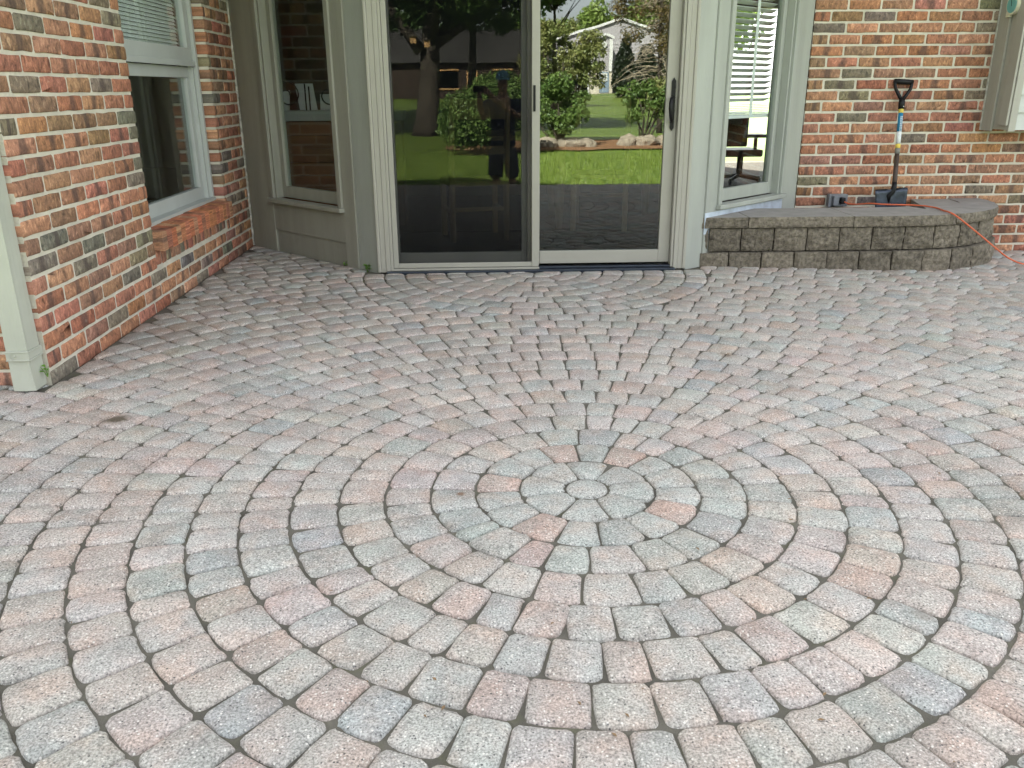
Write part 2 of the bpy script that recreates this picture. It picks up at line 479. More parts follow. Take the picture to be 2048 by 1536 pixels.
M_IRON = mat_basic("wrought_iron", (.02, .02, .02), .5, .2, 10, .1, 60)
M_PAPER = mat_basic("white_paper", (.75, .75, .75), .7, .05, 10, .02, 30)
M_CORD = mat_basic("orange_cord_jacket", (.62, .13, .055), .42, .1, 10, .03, 60)
M_STEEL = mat_basic("blued_steel_blade", (.055, .065, .085), .38, .35, 18, .2, 40, metal=.7)
M_SHAFT = mat_basic("brown_painted_shaft", (.065, .045, .035), .5, .35, 30, .1, 60, dirt=.4, dirtcol=(.02, .018, .016, 1))
M_YELLOW = mat_basic("yellow_band", (.72, .55, .10), .5, .12, 20, .03, 60)
M_LABEL = mat_basic("blue_label", (.02, .20, .36), .5, .15, 20, .02, 60)
M_LABELW = mat_basic("white_label", (.72, .74, .74), .5, .2, 60, .02, 60, dirt=.4, dirtcol=(.2, .27, .33, 1))
M_FERRULE = mat_basic("grey_ferrule", (.20, .195, .17), .5, .15, 30, .05, 60)
M_GREYBOX = mat_basic("grey_outlet_plastic", (.17, .18, .20), .4, .2, 30, .05, 60)
M_TEAL = mat_basic("teal_dial", (.16, .42, .40), .3, .2, 25, .02, 60)
M_CREAM = mat_basic("cream_rim", (.70, .68, .52), .45, .1, 20, .02, 60)
M_WEED = mat_leaf("weed_leaf", (.10, .26, .03), (.20, .40, .06), 30, .3)
M_SKIN = mat_basic("skin", (.48, .28, .20), .5, .08, 20, .03, 80)
M_SHIRT = mat_basic("navy_shirt", (.022, .032, .07), .85, .15, 20, .2, 60)
M_SHORTS = mat_basic("grey_shorts", (.11, .115, .13), .9, .15, 20, .2, 60)
M_CAPCL = mat_basic("light_blue_cap", (.13, .27, .36), .8, .15, 20, .2, 60)
M_DEBRIS = mat_basic("dry_leaf_bit", (.23, .15, .08), .8, .3, 60, .1, 60)
M_CONC = mat_basic("foundation_concrete", (.28, .27, .25), .95, .2, 4, .4, 50)
M_CEIL = mat_basic("ceiling_paint", (.5, .49, .46), .9, .05, 3, .02, 30)

# ------------------------------------------------------------------ plan of the place (metres; +Y into the house)
LW_X = -1.715            # face of the left brick wall
WING_Y = 3.2             # front of the left wing
RW_Y = 6.15              # face of the right brick wall
A_L, A_R = R(46), R(43)
PL0 = Vector((-.787, 5.384, 0)); PLu = Vector((-math.cos(A_L), math.sin(A_L), 0)); PLn = Vector((-math.sin(A_L), -math.cos(A_L), 0))
PR0 = Vector((1.418, 5.335, 0)); PRu = Vector((math.cos(A_R), math.sin(A_R), 0)); PRn = Vector((math.sin(A_R), -math.cos(A_R), 0))
COURSE, PITCHB = .0735, .227
LAWN_Z = -.5


def ML(v): return PL0 + PLu * v.x + PLn * v.y + Vector((0, 0, v.z))      # panel space: s, outwards, z
def MR(v): return PR0 + PRu * v.x + PRn * v.y + Vector((0, 0, v.z))


def ground_dz(x, y):
    tt = min(1, max(0, (y - 3.6) / 1.4)); tt = tt * tt * (3 - 2 * tt)
    return -.032 * max(0, x - 1.35) * tt


def terr(y):
    if y > -17: return LAWN_Z
    if y > -75: return LAWN_Z + (-17 - y) / 58 * 1.12
    return .62 + (-75 - y) * .012


_cp, _sp = math.cos(PITCH), math.sin(PITCH)
_cy, _sy = math.cos(R(2)), math.sin(R(2))


def proj(x, y, z):
    X = x * _cy - y * _sy; Y = x * _sy + y * _cy; Z = z - CAM_H
    zc = Y * _cp - Z * _sp
    if zc < .05: return None
    yd = -Y * _sp - Z * _cp
    return 1024 + 1670 * X / zc, 768 + 1670 * yd / zc, zc


# ------------------------------------------------------------------ lawn, patio
def build_ground():
    xs = np.concatenate([np.linspace(-140, -20, 13)[:-1], np.linspace(-20, 20, 41), np.linspace(20, 140, 13)[1:]])
    ys = np.concatenate([np.linspace(-220, -40, 19)[:-1], np.linspace(-40, 40, 81), np.linspace(40, 160, 13)[1:]])
    V = []
    for y in ys:
        for x in xs:
            z = terr(y) + .03 * mnoise.noise(Vector((x * .25, y * .25, 0)))
            if -1 < y < 14 and -12 < x < 14: z = LAWN_Z
            if y > 15: z = min(0, LAWN_Z + (y - 15) * .3) if y < 16.5 else -.05
            V.append((x, y, z))
    nx = len(xs)
    F = [(j * nx + i, j * nx + i + 1, (j + 1) * nx + i + 1, (j + 1) * nx + i) for j in range(len(ys) - 1) for i in range(nx - 1)]
    tag(mk("lawn", V, F, M_LAWN, smooth=True), "bright green mown lawn beyond the paver patio", "lawn", kind="structure")


build_ground()

PAT_Y0, PAT_X0, PAT_X1 = .30, -4.6, 6.2
patio = MB()
nx, ny = 30, 22
PV, PF = [], []
for j in range(ny + 1):
    for i in range(nx + 1):
        x = PAT_X0 + (PAT_X1 - PAT_X0) * i / nx; y = PAT_Y0 + (6.3 - PAT_Y0) * j / ny
        PV.append((x, y, ground_dz(x, y) - .0098))
for j in range(ny):
    for i in range(nx):
        a = j * (nx + 1) + i
        PF.append((a, a + 1, a + nx + 2, a + nx + 1))
patio.add(PV, PF)
patio.box(PAT_X0, PAT_X1, PAT_Y0 - .03, PAT_Y0 - .001, LAWN_Z - .1, -.014)
patio_o = tag(patio.build("patio", M_SAND), "paved patio of concentric paver rings with dark sand joints", "patio", kind="structure")

C0 = np.array([.291, 2.175])
C1 = np.array([.33, 5.23]); R1 = 1.07
TINTS = [((.425, .372, .335), 38), ((.41, .383, .348), 28), ((.388, .376, .345), 18), ((.435, .398, .36), 10), ((.36, .36, .343), 4), ((.41, .345, .302), 5)]
TW = np.cumsum([w_ for _, w_ in TINTS]) / sum(w_ for _, w_ in TINTS)


def pick_tint(grey=False):
    c = np.array(TINTS[int(np.searchsorted(TW, rng.random()))][0])
    if grey and rng.random() < .85: c = np.array((.38, .374, .343))
    return np.clip(c * .96 * (1 + rng.normal(0, .035)) + rng.normal(0, .004, 3), .15, .6)


def clip_poly(P, n, d):
    """keep n.p > d"""
    out = []
    m = len(P)
    for i in range(m):
        a, b = P[i], P[(i + 1) % m]
        da, db = a @ n - d, b @ n - d
        if da >= 0: out.append(a)
        if (da >= 0) != (db >= 0): out.append(a + (b - a) * (da / (da - db)))
    return np.array(out) if len(out) >= 3 else None


def ring_paver(c, a0, a1, r0, r1, gap, rc, npc=3, jit=.0013):
    rm = (r0 + r1) / 2
    w_ = (a1 - a0) * rm / 2 - gap * .4; h_ = (r1 - r0) / 2 - gap * .50; bul = rng.uniform(.0015, .0045)
    am = (a0 + a1) / 2
    pts = []
    rc = min(rc, .6 * w_, .6 * h_)
    for sx, sy, st in ((1, 1, 0), (-1, 1, 90), (-1, -1, 180), (1, -1, 270)):
        for k in range(npc):
            th = R(st + 90 * k / (npc - 1))
            pts.append((sx * (w_ - rc) + rc * math.cos(th), sy * (h_ - rc) + rc * math.sin(th)))
        # one point in the middle of the following side
        if st == 0: pts += [(w_ * .36, h_ + bul * .9), (-w_ * .36, h_ + bul * .9)]
        if st == 90: pts.append((-w_ - .0006, 0))
        if st == 180: pts += [(-w_ * .36, -h_ + .0008), (w_ * .36, -h_ + .0008)]
        if st == 270: pts.append((w_ + .0006, 0))
    P = []
    sk = rng.normal(0, .006)
    for x, y in pts:
        x += rng.normal(0, jit) + sk * y / h_ * .4; y += rng.normal(0, jit)
        r_ = rm + y
        # slabs keep nearly parallel sides: blend of wedge and rectangle
        a = am + x / (rm * .35 + r_ * .65 if rm > .62 else r_ * .02 + rm * .98)
        P.append((c[0] + r_ * math.cos(a), c[1] + r_ * math.sin(a)))
    return np.array(P)


pavers = []        # (poly, tint, z, tilt)


def add_paver(P, tint):
    cc = P.mean(0)
    x, y = cc
    if x < PAT_X0 or x > PAT_X1 or y < PAT_Y0 + .02: return
    if x < LW_X + .0:
        if y > WING_Y - .01: return
        P = clip_poly(P, np.array([0, -1.]), -(WING_Y - .006))
    elif P[:, 0].min() < LW_X + .006 and P[:, 1].max() > WING_Y - .01:
        P = clip_poly(P, np.array([1., 0]), LW_X + .008)
    if P is None: return
    for (p0, nn, cond) in ((PL0, PLn, x < -.72), (PR0, PRn, x > 1.36)):
        if cond:
            n2 = np.array(nn[:2]); P = clip_poly(P, n2, n2 @ np.array(p0[:2]) + .006)
            if P is None: return
    if -.80 < x < -.62:
        n2 = np.array([-.665, -.747]); P = clip_poly(P, n2, n2 @ np.array([-.787, 5.384]) + .006)
    if P is not None and 1.27 < x < 1.45:
        n2 = np.array([.563, -.826]); P = clip_poly(P, n2, n2 @ np.array([1.418, 5.335]) + .006)
    if P is None: return
    if -.72 <= x <= 1.36: P = clip_poly(P, np.array([0, -1.]), -5.212)
    if P is None: return
    if x > 2.3: P = clip_poly(P, np.array([0, -1.]), -(RW_Y - .006))
    if P is None or P[:, 1].min() > 5.75 and 1.5 < x < 3.3: return
    P = clip_poly(P, np.array([0, 1.]), PAT_Y0 + .004)
    if P is None or len(P) < 3: return
    ar = .5 * abs(np.sum(P[:, 0] * np.roll(P[:, 1], -1) - np.roll(P[:, 0], -1) * P[:, 1]))
    if ar < .0008: return
    pavers.append((P, tint))


def ring_widths(r, mean, first=None):
    L = 2 * math.pi * r
    n = max(5, round(L / mean))
    wd = rng.choice([.78, .92, 1.0, 1.08, 1.18], size=n, p=[.14, .22, .26, .22, .16]) + rng.normal(0, .03, n)
    k = rng.random(n) < .03
    wd[k] *= .6
    wd /= wd.sum()
    return np.concatenate([[0], np.cumsum(wd)]) * 2 * math.pi


# centre stone and big rings
th = np.linspace(0, 2 * math.pi, 25)[:-1]
add_paver(C0 + .061 * np.stack([np.cos(th), np.sin(th)], 1) * (1 + rng.normal(0, .012, (24, 1))), np.array((.39, .383, .352)))
for k in range(1, 46):
    r0 = .064 + .129 * (k - 1); r1 = r0 + .129
    if k == 1:
        edges = np.linspace(0, 2 * math.pi, 9)
    elif k == 2:
        edges = np.linspace(0, 2 * math.pi, 16 + 1) + rng.normal(0, .012, 17); edges[-1] = edges[0] + 2 * math.pi
    else:
        edges = ring_widths((r0 + r1) / 2, .110 if k < 13 else .128)
    off = rng.random() * 6.28 if k > 1 else .25
    near = k < 16
    for i in range(len(edges) - 1):
        a0, a1 = edges[i] + off, edges[i + 1] + off
        am = (a0 + a1) / 2; cx, cy = C0 + (r0 + r1) / 2 * np.array([math.cos(am), math.sin(am)])
        if not (PAT_X0 - .2 < cx < PAT_X1 + .2 and PAT_Y0 - .2 < cy < 6.3): continue
        P = ring_paver(C0, a0, a1, r0, r1, rng.uniform(.0034, .0052), rng.uniform(.013, .019) if k > 2 else .015, 4 if near else 3)
        # keep out of the half circle laid before the door
        d = P - C1
        cc = P.mean(0) - C1
        L = np.linalg.norm(cc)
        if L < R1 - .03: continue
        if np.linalg.norm(d, axis=1).min() < R1 + .004:
            u_ = cc / L
            P = clip_poly(P, u_, u_ @ C1 + R1 + .004)
            if P is None: continue
        if k == 1:
            t_ = np.array((.38, .376, .345)) * (1 + rng.normal(0, .03))
        elif k == 2:
            t_ = np.array((.42, .335, .29)) if i in (1, 5, 9, 11, 14) else np.array((.38, .376, .345)) * (1 + rng.normal(0, .035))
        else:
            t_ = pick_tint(k == 3 and rng.random() < .5)
        add_paver(P, t_)
# half circle in front of the door
k = 0
r1 = R1
while r1 > .1:
    r0 = max(.0, r1 - .128)
    edges = ring_widths((r0 + r1) / 2, .135) if r0 > .1 else np.linspace(0, 2 * math.pi, 7)
    off = rng.random() * 6.28
    for i in range(len(edges) - 1):
        a0, a1 = edges[i] + off, edges[i + 1] + off
        am = (a0 + a1) / 2
        if math.sin(am) > .25: continue
        add_paver(ring_paver(C1, a0, a1, r0, r1, rng.uniform(.0045, .0075), .016, 3), pick_tint())
    r1 = r0


def paver_mesh(P, z0, dome=.0016):
    n = len(P)
    a2 = P[:, 0] * np.roll(P[:, 1], -1) - np.roll(P[:, 0], -1) * P[:, 1]
    if a2.sum() < 0: P = P[::-1]
    c = P.mean(0)
    sz = np.sqrt(np.mean(np.sum((P - c) ** 2, 1)))
    tx, ty = rng.normal(0, .006, 2)
    V = []
    for z, ins in ((-.03, 0), (-.0115, 0), (-.0042, .0045), (-.0004, .0155)):
        Q = c + (P - c) * (1 - ins / sz)
        for q in Q: V.append((q[0], q[1], z0 + z + (q[0] - c[0]) * tx + (q[1] - c[1]) * ty))
    V.append((c[0], c[1], z0 + dome))
    F = []
    for l in range(3):
        for i in range(n):
            F.append((l * n + i, l * n + (i + 1) % n, (l + 1) * n + (i + 1) % n, (l + 1) * n + i))
    for i in range(n): F.append((3 * n + i, 3 * n + (i + 1) % n, 4 * n))
    return V, F


rank = []
for i, (P, t_) in enumerate(pavers):
    c = P.mean(0)
    q = proj(c[0], c[1], 0)
    inview = q is not None and -60 < q[0] < 2108 and q[1] < 1590
    rank.append((q[2] if inview else 99 + (q[2] if q else 50), i))
rank.sort()
solo = set(i for d, i in rank[:300] if d < 50)
SV, SF, ST = [], [], []
for i, (P, t_) in enumerate(pavers):
    c = P.mean(0)
    V, F = paver_mesh(P, ground_dz(c[0], c[1]) + rng.normal(0, .0012))
    tt = np.tile(np.append(t_, 1), (len(V), 1))
    if i in solo:
        mk("paver", V, F, M_PAVER, patio_o, True, tint=tt)
    else:
        b = len(SV)
        SV += V; SF += [tuple(a + b for a in f) for f in F]; ST.append(tt)
tag(mk("paver_field", SV, SF, M_PAVER, patio_o, True, tint=np.concatenate(ST)), kind="stuff")

# ------------------------------------------------------------------ house
house = tag(empty("house", (0, 6.5, 0)), "red brick house with sage bay, sliding glass door and brick wing", "house")
BT = [((.355, .165, .105), 26), ((.32, .146, .097), 20), ((.385, .205, .126), 17), ((.255, .15, .10), 13), ((.205, .17, .125), 9), ((.165, .145, .12), 3), ((.31, .172, .112), 10)]
BW = np.cumsum([w_ for _, w_ in BT]) / sum(w_ for _, w_ in BT)


def brick_tint():
    c = np.array(BT[int(np.searchsorted(BW, rng.random()))][0])
    c = np.clip(c * (1 + rng.normal(0, .09)) + rng.normal(0, .008, 3), .05, .6)
    return np.append(c, .74 if rng.random() < .42 else rng.random() * .25)


bid = [0]


def brick_mesh(o, u, n, s0, s1, z0, z1, depth=.035, proud=0., jit=.0011, up=Vector((0, 0, 1))):
    """face rectangle s0..s1 along u, z0..z1 along up, outward n, set `proud` out of the wall face"""
    pts = []
    w_, h_ = (s1 - s0) / 2, (z1 - z0) / 2
    rc = min(.007, .3 * w_, .3 * h_)
    for sx, sy, st in ((1, 1, 0), (-1, 1, 90), (-1, -1, 180), (1, -1, 270)):
        for kk in range(3):
            th = R(st + 45 * kk)
            pts.append((sx * (w_ - rc) + rc * math.cos(th) + rng.normal(0, jit), sy * (h_ - rc) + rc * math.sin(th) + rng.normal(0, jit)))
        if st in (0, 180) and w_ > .06:
            pts.append(((-1 if st else 1) * w_ * .3, (-1 if st else 1) * (h_ + rng.normal(0, jit))))
            pts.append(((1 if st else -1) * w_ * .3, (-1 if st else 1) * (h_ + rng.normal(0, jit))))
    m = len(pts)
    sc, zc = (s0 + s1) / 2, (z0 + z1) / 2
    pr = proud + rng.normal(0, .0008)
    V, B = [], []
    bid[0] += 1
    for d, ins in ((-depth, 0), (pr - .0035, 0), (pr, .0045)):
        fx, fy = 1 - ins / w_, 1 - ins / h_
        for x, y in pts:
            V.append(o + u * (sc + x * fx) + up * (zc + y * fy) + n * d)
            B.append((.5 + x / (2 * max(w_, .05)), .5 + y / (2 * h_), bid[0] * 1.37))
    V.append(o + u * sc + up * zc + n * (pr + .0008)); B.append((.5, .5, bid[0] * 1.37))
    F = [tuple(range(m))[::-1]]
    for l in range(2):
        for i in range(m): F.append((l * m + i, l * m + (i + 1) % m, (l + 1) * m + (i + 1) % m, (l + 1) * m + i))
    for i in range(m): F.append((2 * m + i, 2 * m + (i + 1) % m, 3 * m))
    if u.cross(up).dot(n) < 0: F = [f[::-1] for f in F]
    return V, F, B


def brick_wall(parent_name, o, u, n, length, z_lo, z_hi, holes=(), solo_test=None, off=0., first_deep=0., extra=None, start=0.0, thick=.12, mort_holes=None, zo=0.):
    """holes: (s0, s1, z0, z1) openings"""
    o = Vector(o)
    mb = MB()
    # mortar body split round the openings
    xs = sorted(set([start, length] + [v for h in holes for v in h[:2]]))
    for a, b in zip(xs[:-1], xs[1:]):
        zz = [(z_lo, z_hi)]
        for h in holes:
            if h[0] <= a + 1e-6 and h[1] >= b - 1e-6:
                nz = []
                for p, q in zz:
                    if h[2] > p: nz.append((p, min(q, h[2])))
                    if h[3] < q: nz.append((max(p, h[3]), q))
                zz = nz
        for p, q in zz:
            ea = .0042 if any(abs(a - h[1]) < 1e-6 and h[2] < q - .01 and h[3] > p + .01 for h in holes) else 0
            eb = .0042 if any(abs(b - h[0]) < 1e-6 and h[2] < q - .01 and h[3] > p + .01 for h in holes) else 0
            mb.box(a + ea, b - eb, -thick, -.0042, p, q, M=lambda v: o + u * v.x + n * v.y + Vector((0, 0, v.z)))
    wall = mb.build(parent_name, M_MORTAR, house)
    SV, SF, ST, SB = [], [], [], []
    j = .0145
    nc = int((z_hi - z_lo) / COURSE)
    for c in range(nc):
        z0 = z_lo + zo + c * COURSE + j / 2; z1 = z0 + COURSE - j
        if z1 > z_hi: break
        s = start - (0 if (c + int(off)) % 2 == 0 else PITCHB / 2)
        while s < length:
            a, b = max(s + (j / 2 if s > start else 0), start), min(s + PITCHB - j / 2, length)
            s += PITCHB
            segs = [(a, b)]
            for h in holes:
                if h[2] < z1 - .012 and h[3] > z0 + .012:
                    ns = []
                    for p, q in segs:
                        if h[1] <= p or h[0] >= q: ns.append((p, q)); continue
                        if h[0] > p: ns.append((p, h[0]))
                        if h[1] < q: ns.append((h[1], q))
                    segs = ns
            for p, q in segs:
                if q - p < .02: continue
                dep = .035
                for h in holes:
                    if h[2] < z1 and h[3] > z0 and (abs(q - h[0]) < .002 or abs(p - h[1]) < .002): dep = .108
                if first_deep and p <= start + .003: dep = first_deep
                V, F, B = brick_mesh(o, u, n, p, q, z0, z1, dep, abs(rng.normal(0, .0014)))
                tt = np.tile(brick_tint(), (len(V), 1))
                cc = V[-1]
                if solo_test and solo_test(cc):
                    mk("brick", [tuple(v) for v in V], F, M_BRICK, wall, True, tint=tt, bu=B)
                else:
                    bb = len(SV)
                    SV += [tuple(v) for v in V]; SF += [tuple(x + bb for x in f) for f in F]; ST.append(tt); SB += B
    if SV:
        tag(mk("brick_field", SV, SF, M_BRICK, wall, True, tint=np.concatenate(ST), bu=SB), kind="stuff")
    return wall


def in_view(p):
    q = proj(p.x, p.y, p.z)
    return q is not None and -50 < q[0] < 2098 and -45 < q[1] < 1580


X_, Y_, Z_ = Vector((1, 0, 0)), Vector((0, 1, 0)), Vector((0, 0, 1))
WIN = (4.44, 5.754, .215, 2.2)      # y0,y1,z0,z1 of the opening (rowlock sill inside it)
left_wall = brick_wall("brick_wall", (LW_X, WING_Y, 0), Y_, X_, 3.16, -.02, 2.55,
                       holes=[(WIN[0] - WING_Y, WIN[1] - WING_Y, WIN[2], WIN[3])], solo_test=in_view, first_deep=.105, thick=.12)
wing_front = brick_wall("brick_wall", (LW_X, WING_Y, 0), -X_, -Y_, 5.0, -.02, 2.55, solo_test=in_view, start=.112, off=1, thick=.11)
right_wall = brick_wall("brick_wall", (2.31, RW_Y, 0), X_, -Y_, 4.6, -.12, 2.55, solo_test=in_view, off=1, zo=.01, thick=.12)
# corner filling where the wing turns
MB().box(LW_X - .1085, LW_X - .0045, WING_Y + .0045, WING_Y + .1, -.02, 2.55).build("corner_mortar", M_MORTAR, left_wall)

# rowlock sill of the left window: a flush course and a projecting sloped one
sl = empty("brick_sill", (LW_X, 5.1, .21), house)
sm = MB()
sm.box(LW_X - .118, LW_X - .0045, WIN[0] + .001, WIN[1] - .001, WIN[2] - .004, .392)
sm.box(LW_X, LW_X + .046, WIN[0] - .004, WIN[1] - .03, .312, .39)
sm.build("sill_mortar", M_MORTAR, sl)
y = WIN[0] + .004
while y < WIN[1] - .06:
    wd = .0645 + rng.normal(0, .0015)
    V, F, B = brick_mesh(Vector((LW_X, 0, 0)), Y_, X_, y, y + wd, .221, .302, .05, rng.normal(.001, .001))
    mk("brick", [tuple(v) for v in V], F, M_BRICK, sl, True, tint=np.tile(brick_tint(), (len(V), 1)), bu=B)
    y += wd + .010
y = WIN[0] - .012
first = True
while y < WIN[1] - .07:
    wd = .068 + rng.normal(0, .0012)
    mb = MB()
    tlt = rng.normal(0, .0012)
    mb.box(-.118, .052, 0, wd, .0, .098, bev=.004,
           M=lambda v, y=y: Vector((LW_X + v.x, y + v.y, .304 + v.z - v.x * .10 + tlt)))
    tt = brick_tint()
    if tt[1] < .19 and rng.random() < .75: tt = np.array((.43, .17, .09, .1)) * np.array((*(1 + rng.normal(0, .08, 3)), 1))
    bid[0] += 1
    VV = np.array([tuple(v) for v in mb.V])
    B = np.stack([(VV[:, 2] - .3) / .1, (VV[:, 0] - LW_X) / .1, np.full(len(VV), bid[0] * 1.37)], 1)
    mk("brick", VV, mb.F, M_BRICK, sl, False, tint=np.tile(tt, (len(VV), 1)), bu=B)
    y += wd + .005

# --- double hung window of the wing
FX = -1.815
win = empty("double_hung_window", (FX, 5.1, .39), house)


def wbox(name, mat, parent, boxes, bev=.003):
    mb = MB()
    for b in boxes: mb.box(*b, bev=bev)
    return mb.build(name, mat, parent)


wy0, wy1 = WIN[0] + .003, WIN[1] - .003
wbox("frame", M_WHITE, win, [(FX - .06, FX + .012, wy0, wy0 + .055, .393, 2.195), (FX - .06, FX + .012, wy1 - .055, wy1, .393, 2.195),
                             (FX - .06, FX + .012, wy0 + .055, wy1 - .055, 2.14, 2.195), (FX - .06, FX + .045, wy0 + .0, wy1 - .0, .386, .425)])
for b_ in ((FX + .0125, FX + .036, wy1 - .035, wy1, .4255, 2.195), (FX + .0125, FX + .036, wy0, wy0 + .035, .4255, 2.195)):
    wbox("brick_mould", M_WHITE, win, [b_])
lo = wbox("lower_sash", M_WHITE, win, [(FX - .05, FX - .012, wy0 + .055, wy1 - .055, .425, .50), (FX - .05, FX - .012, wy0 + .055, wy1 - .055, 1.17, 1.235),
                                       (FX - .05, FX - .012, wy0 + .055, wy0 + .115, .50, 1.17), (FX - .05, FX - .012, wy1 - .115, wy1 - .055, .50, 1.17)])
up_ = wbox("upper_sash", M_WHITE, win, [(FX - .03, FX + .012, wy0 + .055, wy1 - .055, 1.24, 1.345), (FX - .03, FX + .012, wy0 + .055, wy1 - .055, 2.09, 2.14),
                                        (FX - .03, FX + .012, wy0 + .055, wy0 + .10, 1.345, 2.09), (FX - .03, FX + .012, wy1 - .10, wy1 - .055, 1.345, 2.09)])
wbox("check_rail", M_WHITE, up_, [(FX + .012, FX + .030, wy0 + .035, wy1 - .035, 1.236, 1.268)], .004)
wbox("glass", M_GLASS_W, lo, [(FX - .034, FX - .030, wy0 + .11, wy1 - .11, .495, 1.175)], 0)
wbox("glass", M_GLASS_W, up_, [(FX - .012, FX - .008, wy0 + .095, wy1 - .095, 1.34, 2.095)], 0)

# --- the two angled bay sides
def bay_side(M, right):
    mb = empty("bay_side", M(Vector((.6, 0, 0))), house)
    def pb(name, mat, boxes, parent=None, bev=.004):
        m = MB()
        for b in boxes: m.box(*b, M=M, bev=bev)
        return m.build(name, mat, parent or mb)
    trim = M_TRIM_LIT if right else M_TRIM_SHADED  # light painted in: lighter copy on the right side, darker on the left
    S1 = 1.20 if right else 1.30
    pb("corner_board", trim, [(0.003, .128, -.03, .012, -.02, 2.3)])
    pb("end_board", trim, [(.985, S1, -.03, .010, -.02, 2.3)])
    pb("header_board", trim, [(.128, .985, -.03, .008, 2.06, 2.3)])
    pb("siding_board", trim, [(.128, .985, -.03, .007, .15, .352)])
    pb("siding_board", trim, [(.128, .985, -.035, -.004, -.02, .165)])
    wn_ = empty("casement_window", M(Vector((.565, 0, .36))), mb) if False else None
    pb("casing", trim, [(.128, .172, -.03, .026, .375, 2.06), (.945, .988, -.03, .026, .375, 2.06)], bev=.006)
    pb("jamb", trim, [(.172, .19, -.12, .008, .375, 2.06), (.927, .945, -.12, .008, .375, 2.06), (.19, .927, -.12, .008, 2.035, 2.06)])
    pb("window_sash", trim if right else M_TRIM_SHADED, [(.19, .238, -.085, -.045, .38, 2.035), (.88, .927, -.085, -.045, .38, 2.035),
                                                  (.238, .88, -.085, -.045, .38, .458), (.238, .88, -.085, -.045, 1.98, 2.035)])
    pb("glass", M_GLASS_W, [(.232, .886, -.068, -.064, .452, 1.985)], bev=0)
    pb("sill", trim, [(.118, 1.0, -.03, .05, .348, .376)], bev=.005)
    return mb


bsL = bay_side(ML, False)
bsR = bay_side(MR, True)
# caulk between the wall and the bay, flashing by the planter
m = MB()
for i in range(34):
    z = i * .07
    m.box(LW_X - .002, LW_X + .012 + .006 * rng.random(), 6.315 + .012 * rng.random(), 6.36, z, z + .072 + .004 * rng.random())
m.build("caulk_joint", M_CAULK, left_wall)
m = MB(); m.box(.0, 1.0, .008, .013, .20, .335, M=MR); m.build("flashing", M_FLASH, bsR)

# posts either side of the door
pm = MB(); pm.prism([(-.787, 5.384), (-.659, 5.268), (-.61, 5.40), (-.72, 5.50)], -.01, 2.3); pm.build("bay_post", M_TRIM_LIT, house)
pm = MB(); pm.prism([(1.418, 5.335), (1.297, 5.252), (1.25, 5.40), (1.36, 5.50)], -.01, 2.3); pm.build("bay_post", M_TRIM_LIT, house)
pm = MB(); pm.prism([(-1.75, 6.36), (-.80, 5.34), (-.66, 5.2), (1.30, 5.2), (1.44, 5.29), (2.33, 6.12), (2.33, 6.6), (-1.75, 6.6)], 2.3, 2.65)
pm.build("bay_soffit", M_TRIM_SHADED, house)

# --- sliding door
door = empty("sliding_door", (.32, 5.3, 0), house)
for x0, x1 in ((-.657, -.577), (1.217, 1.296)):
    s_ = 1 if x0 < 0 else -1
    xa, xb = (x0, x1) if s_ > 0 else (x1, x0)
    mb = MB()
    mb.box(xa, xa + s_ * .020, 5.236, 5.32, .0, 2.12, bev=.006)
    mb.box(xa + s_ * .0205, xa + s_ * .052, 5.242, 5.32, .0, 2.12, bev=.003)
    mb.box(xa + s_ * .0525, xb, 5.2385, 5.32, .0, 2.12, bev=.003)
    mb.build("casing", M_DOORFR, door)
wbox("jamb", M_DOORFR, door, [(-.5765, -.560, 5.246, 5.42, .012, 2.1), (1.2, 1.2165, 5.246, 5.42, .012, 2.1), (-.56, 1.2, 5.246, 5.42, 2.06, 2.1)], .003)
wbox("door_track", M_SILLMETAL, door, [(-.60, 1.225, 5.205, 5.43, -.02, .010), (.36, 1.2, 5.25, 5.30, .0102, .022)], .003)
wbox("track_cover", M_DOORFR, door, [(-.575, .362, 5.236, 5.262, .0102, .022)], .003)
sf = wbox("screen_frame", M_DOORFR, door, [(-.559, -.528, 5.262, 5.284, .0225, 2.05), (.315, .360, 5.258, 5.284, .0225, 2.05),
                                           (-.528, .315, 5.262, 5.284, .0225, .052), (-.528, .315, 5.262, 5.284, 2.0, 2.05)], .004)
wbox("screen_mesh", M_SCREEN, sf, [(-.527, .314, 5.2725, 5.2735, .052, 2.0)], 0)
wbox("screen_latch", M_BLACK, sf, [(.323, .337, 5.250, 5.259, .962, 1.111)], .006)
fp = wbox("fixed_panel", M_SASH, door, [(-.5585, -.522, 5.335, 5.375, .03, 2.05), (.255, .36, 5.335, 5.375, .03, 2.05),
                                        (-.522, .255, 5.335, 5.375, .03, .104), (-.522, .255, 5.335, 5.375, 1.98, 2.05)], .004)
wbox("glass", M_GLASS_L, fp, [(-.525, .258, 5.353, 5.357, .10, 1.985)], 0)
op = wbox("sliding_panel", M_DOORFR, door, [(.290, .366, 5.29, 5.33, .034, 2.05), (1.128, 1.199, 5.29, 5.33, .034, 2.05),
                                            (.366, 1.128, 5.29, 5.33, .034, .114), (.366, 1.128, 5.29, 5.33, 1.98, 2.05)], .004)
wbox("glass", M_GLASS_R, op, [(.362, 1.132, 5.308, 5.312, .11, 1.985)], 0)
hb = MB()
hb.prism([(1.158, 5.2895), (1.182, 5.2895), (1.182, 5.280), (1.158, 5.280)], .86, 1.13)
hb.add([(1.158, 5.2895, 1.13), (1.182, 5.2895, 1.13), (1.17, 5.2895, 1.148), (1.158, 5.280, 1.13), (1.182, 5.280, 1.13), (1.17, 5.280, 1.148)], [(3, 4, 5), (0, 2, 1), (0, 3, 5, 2), (1, 2, 5, 4)])
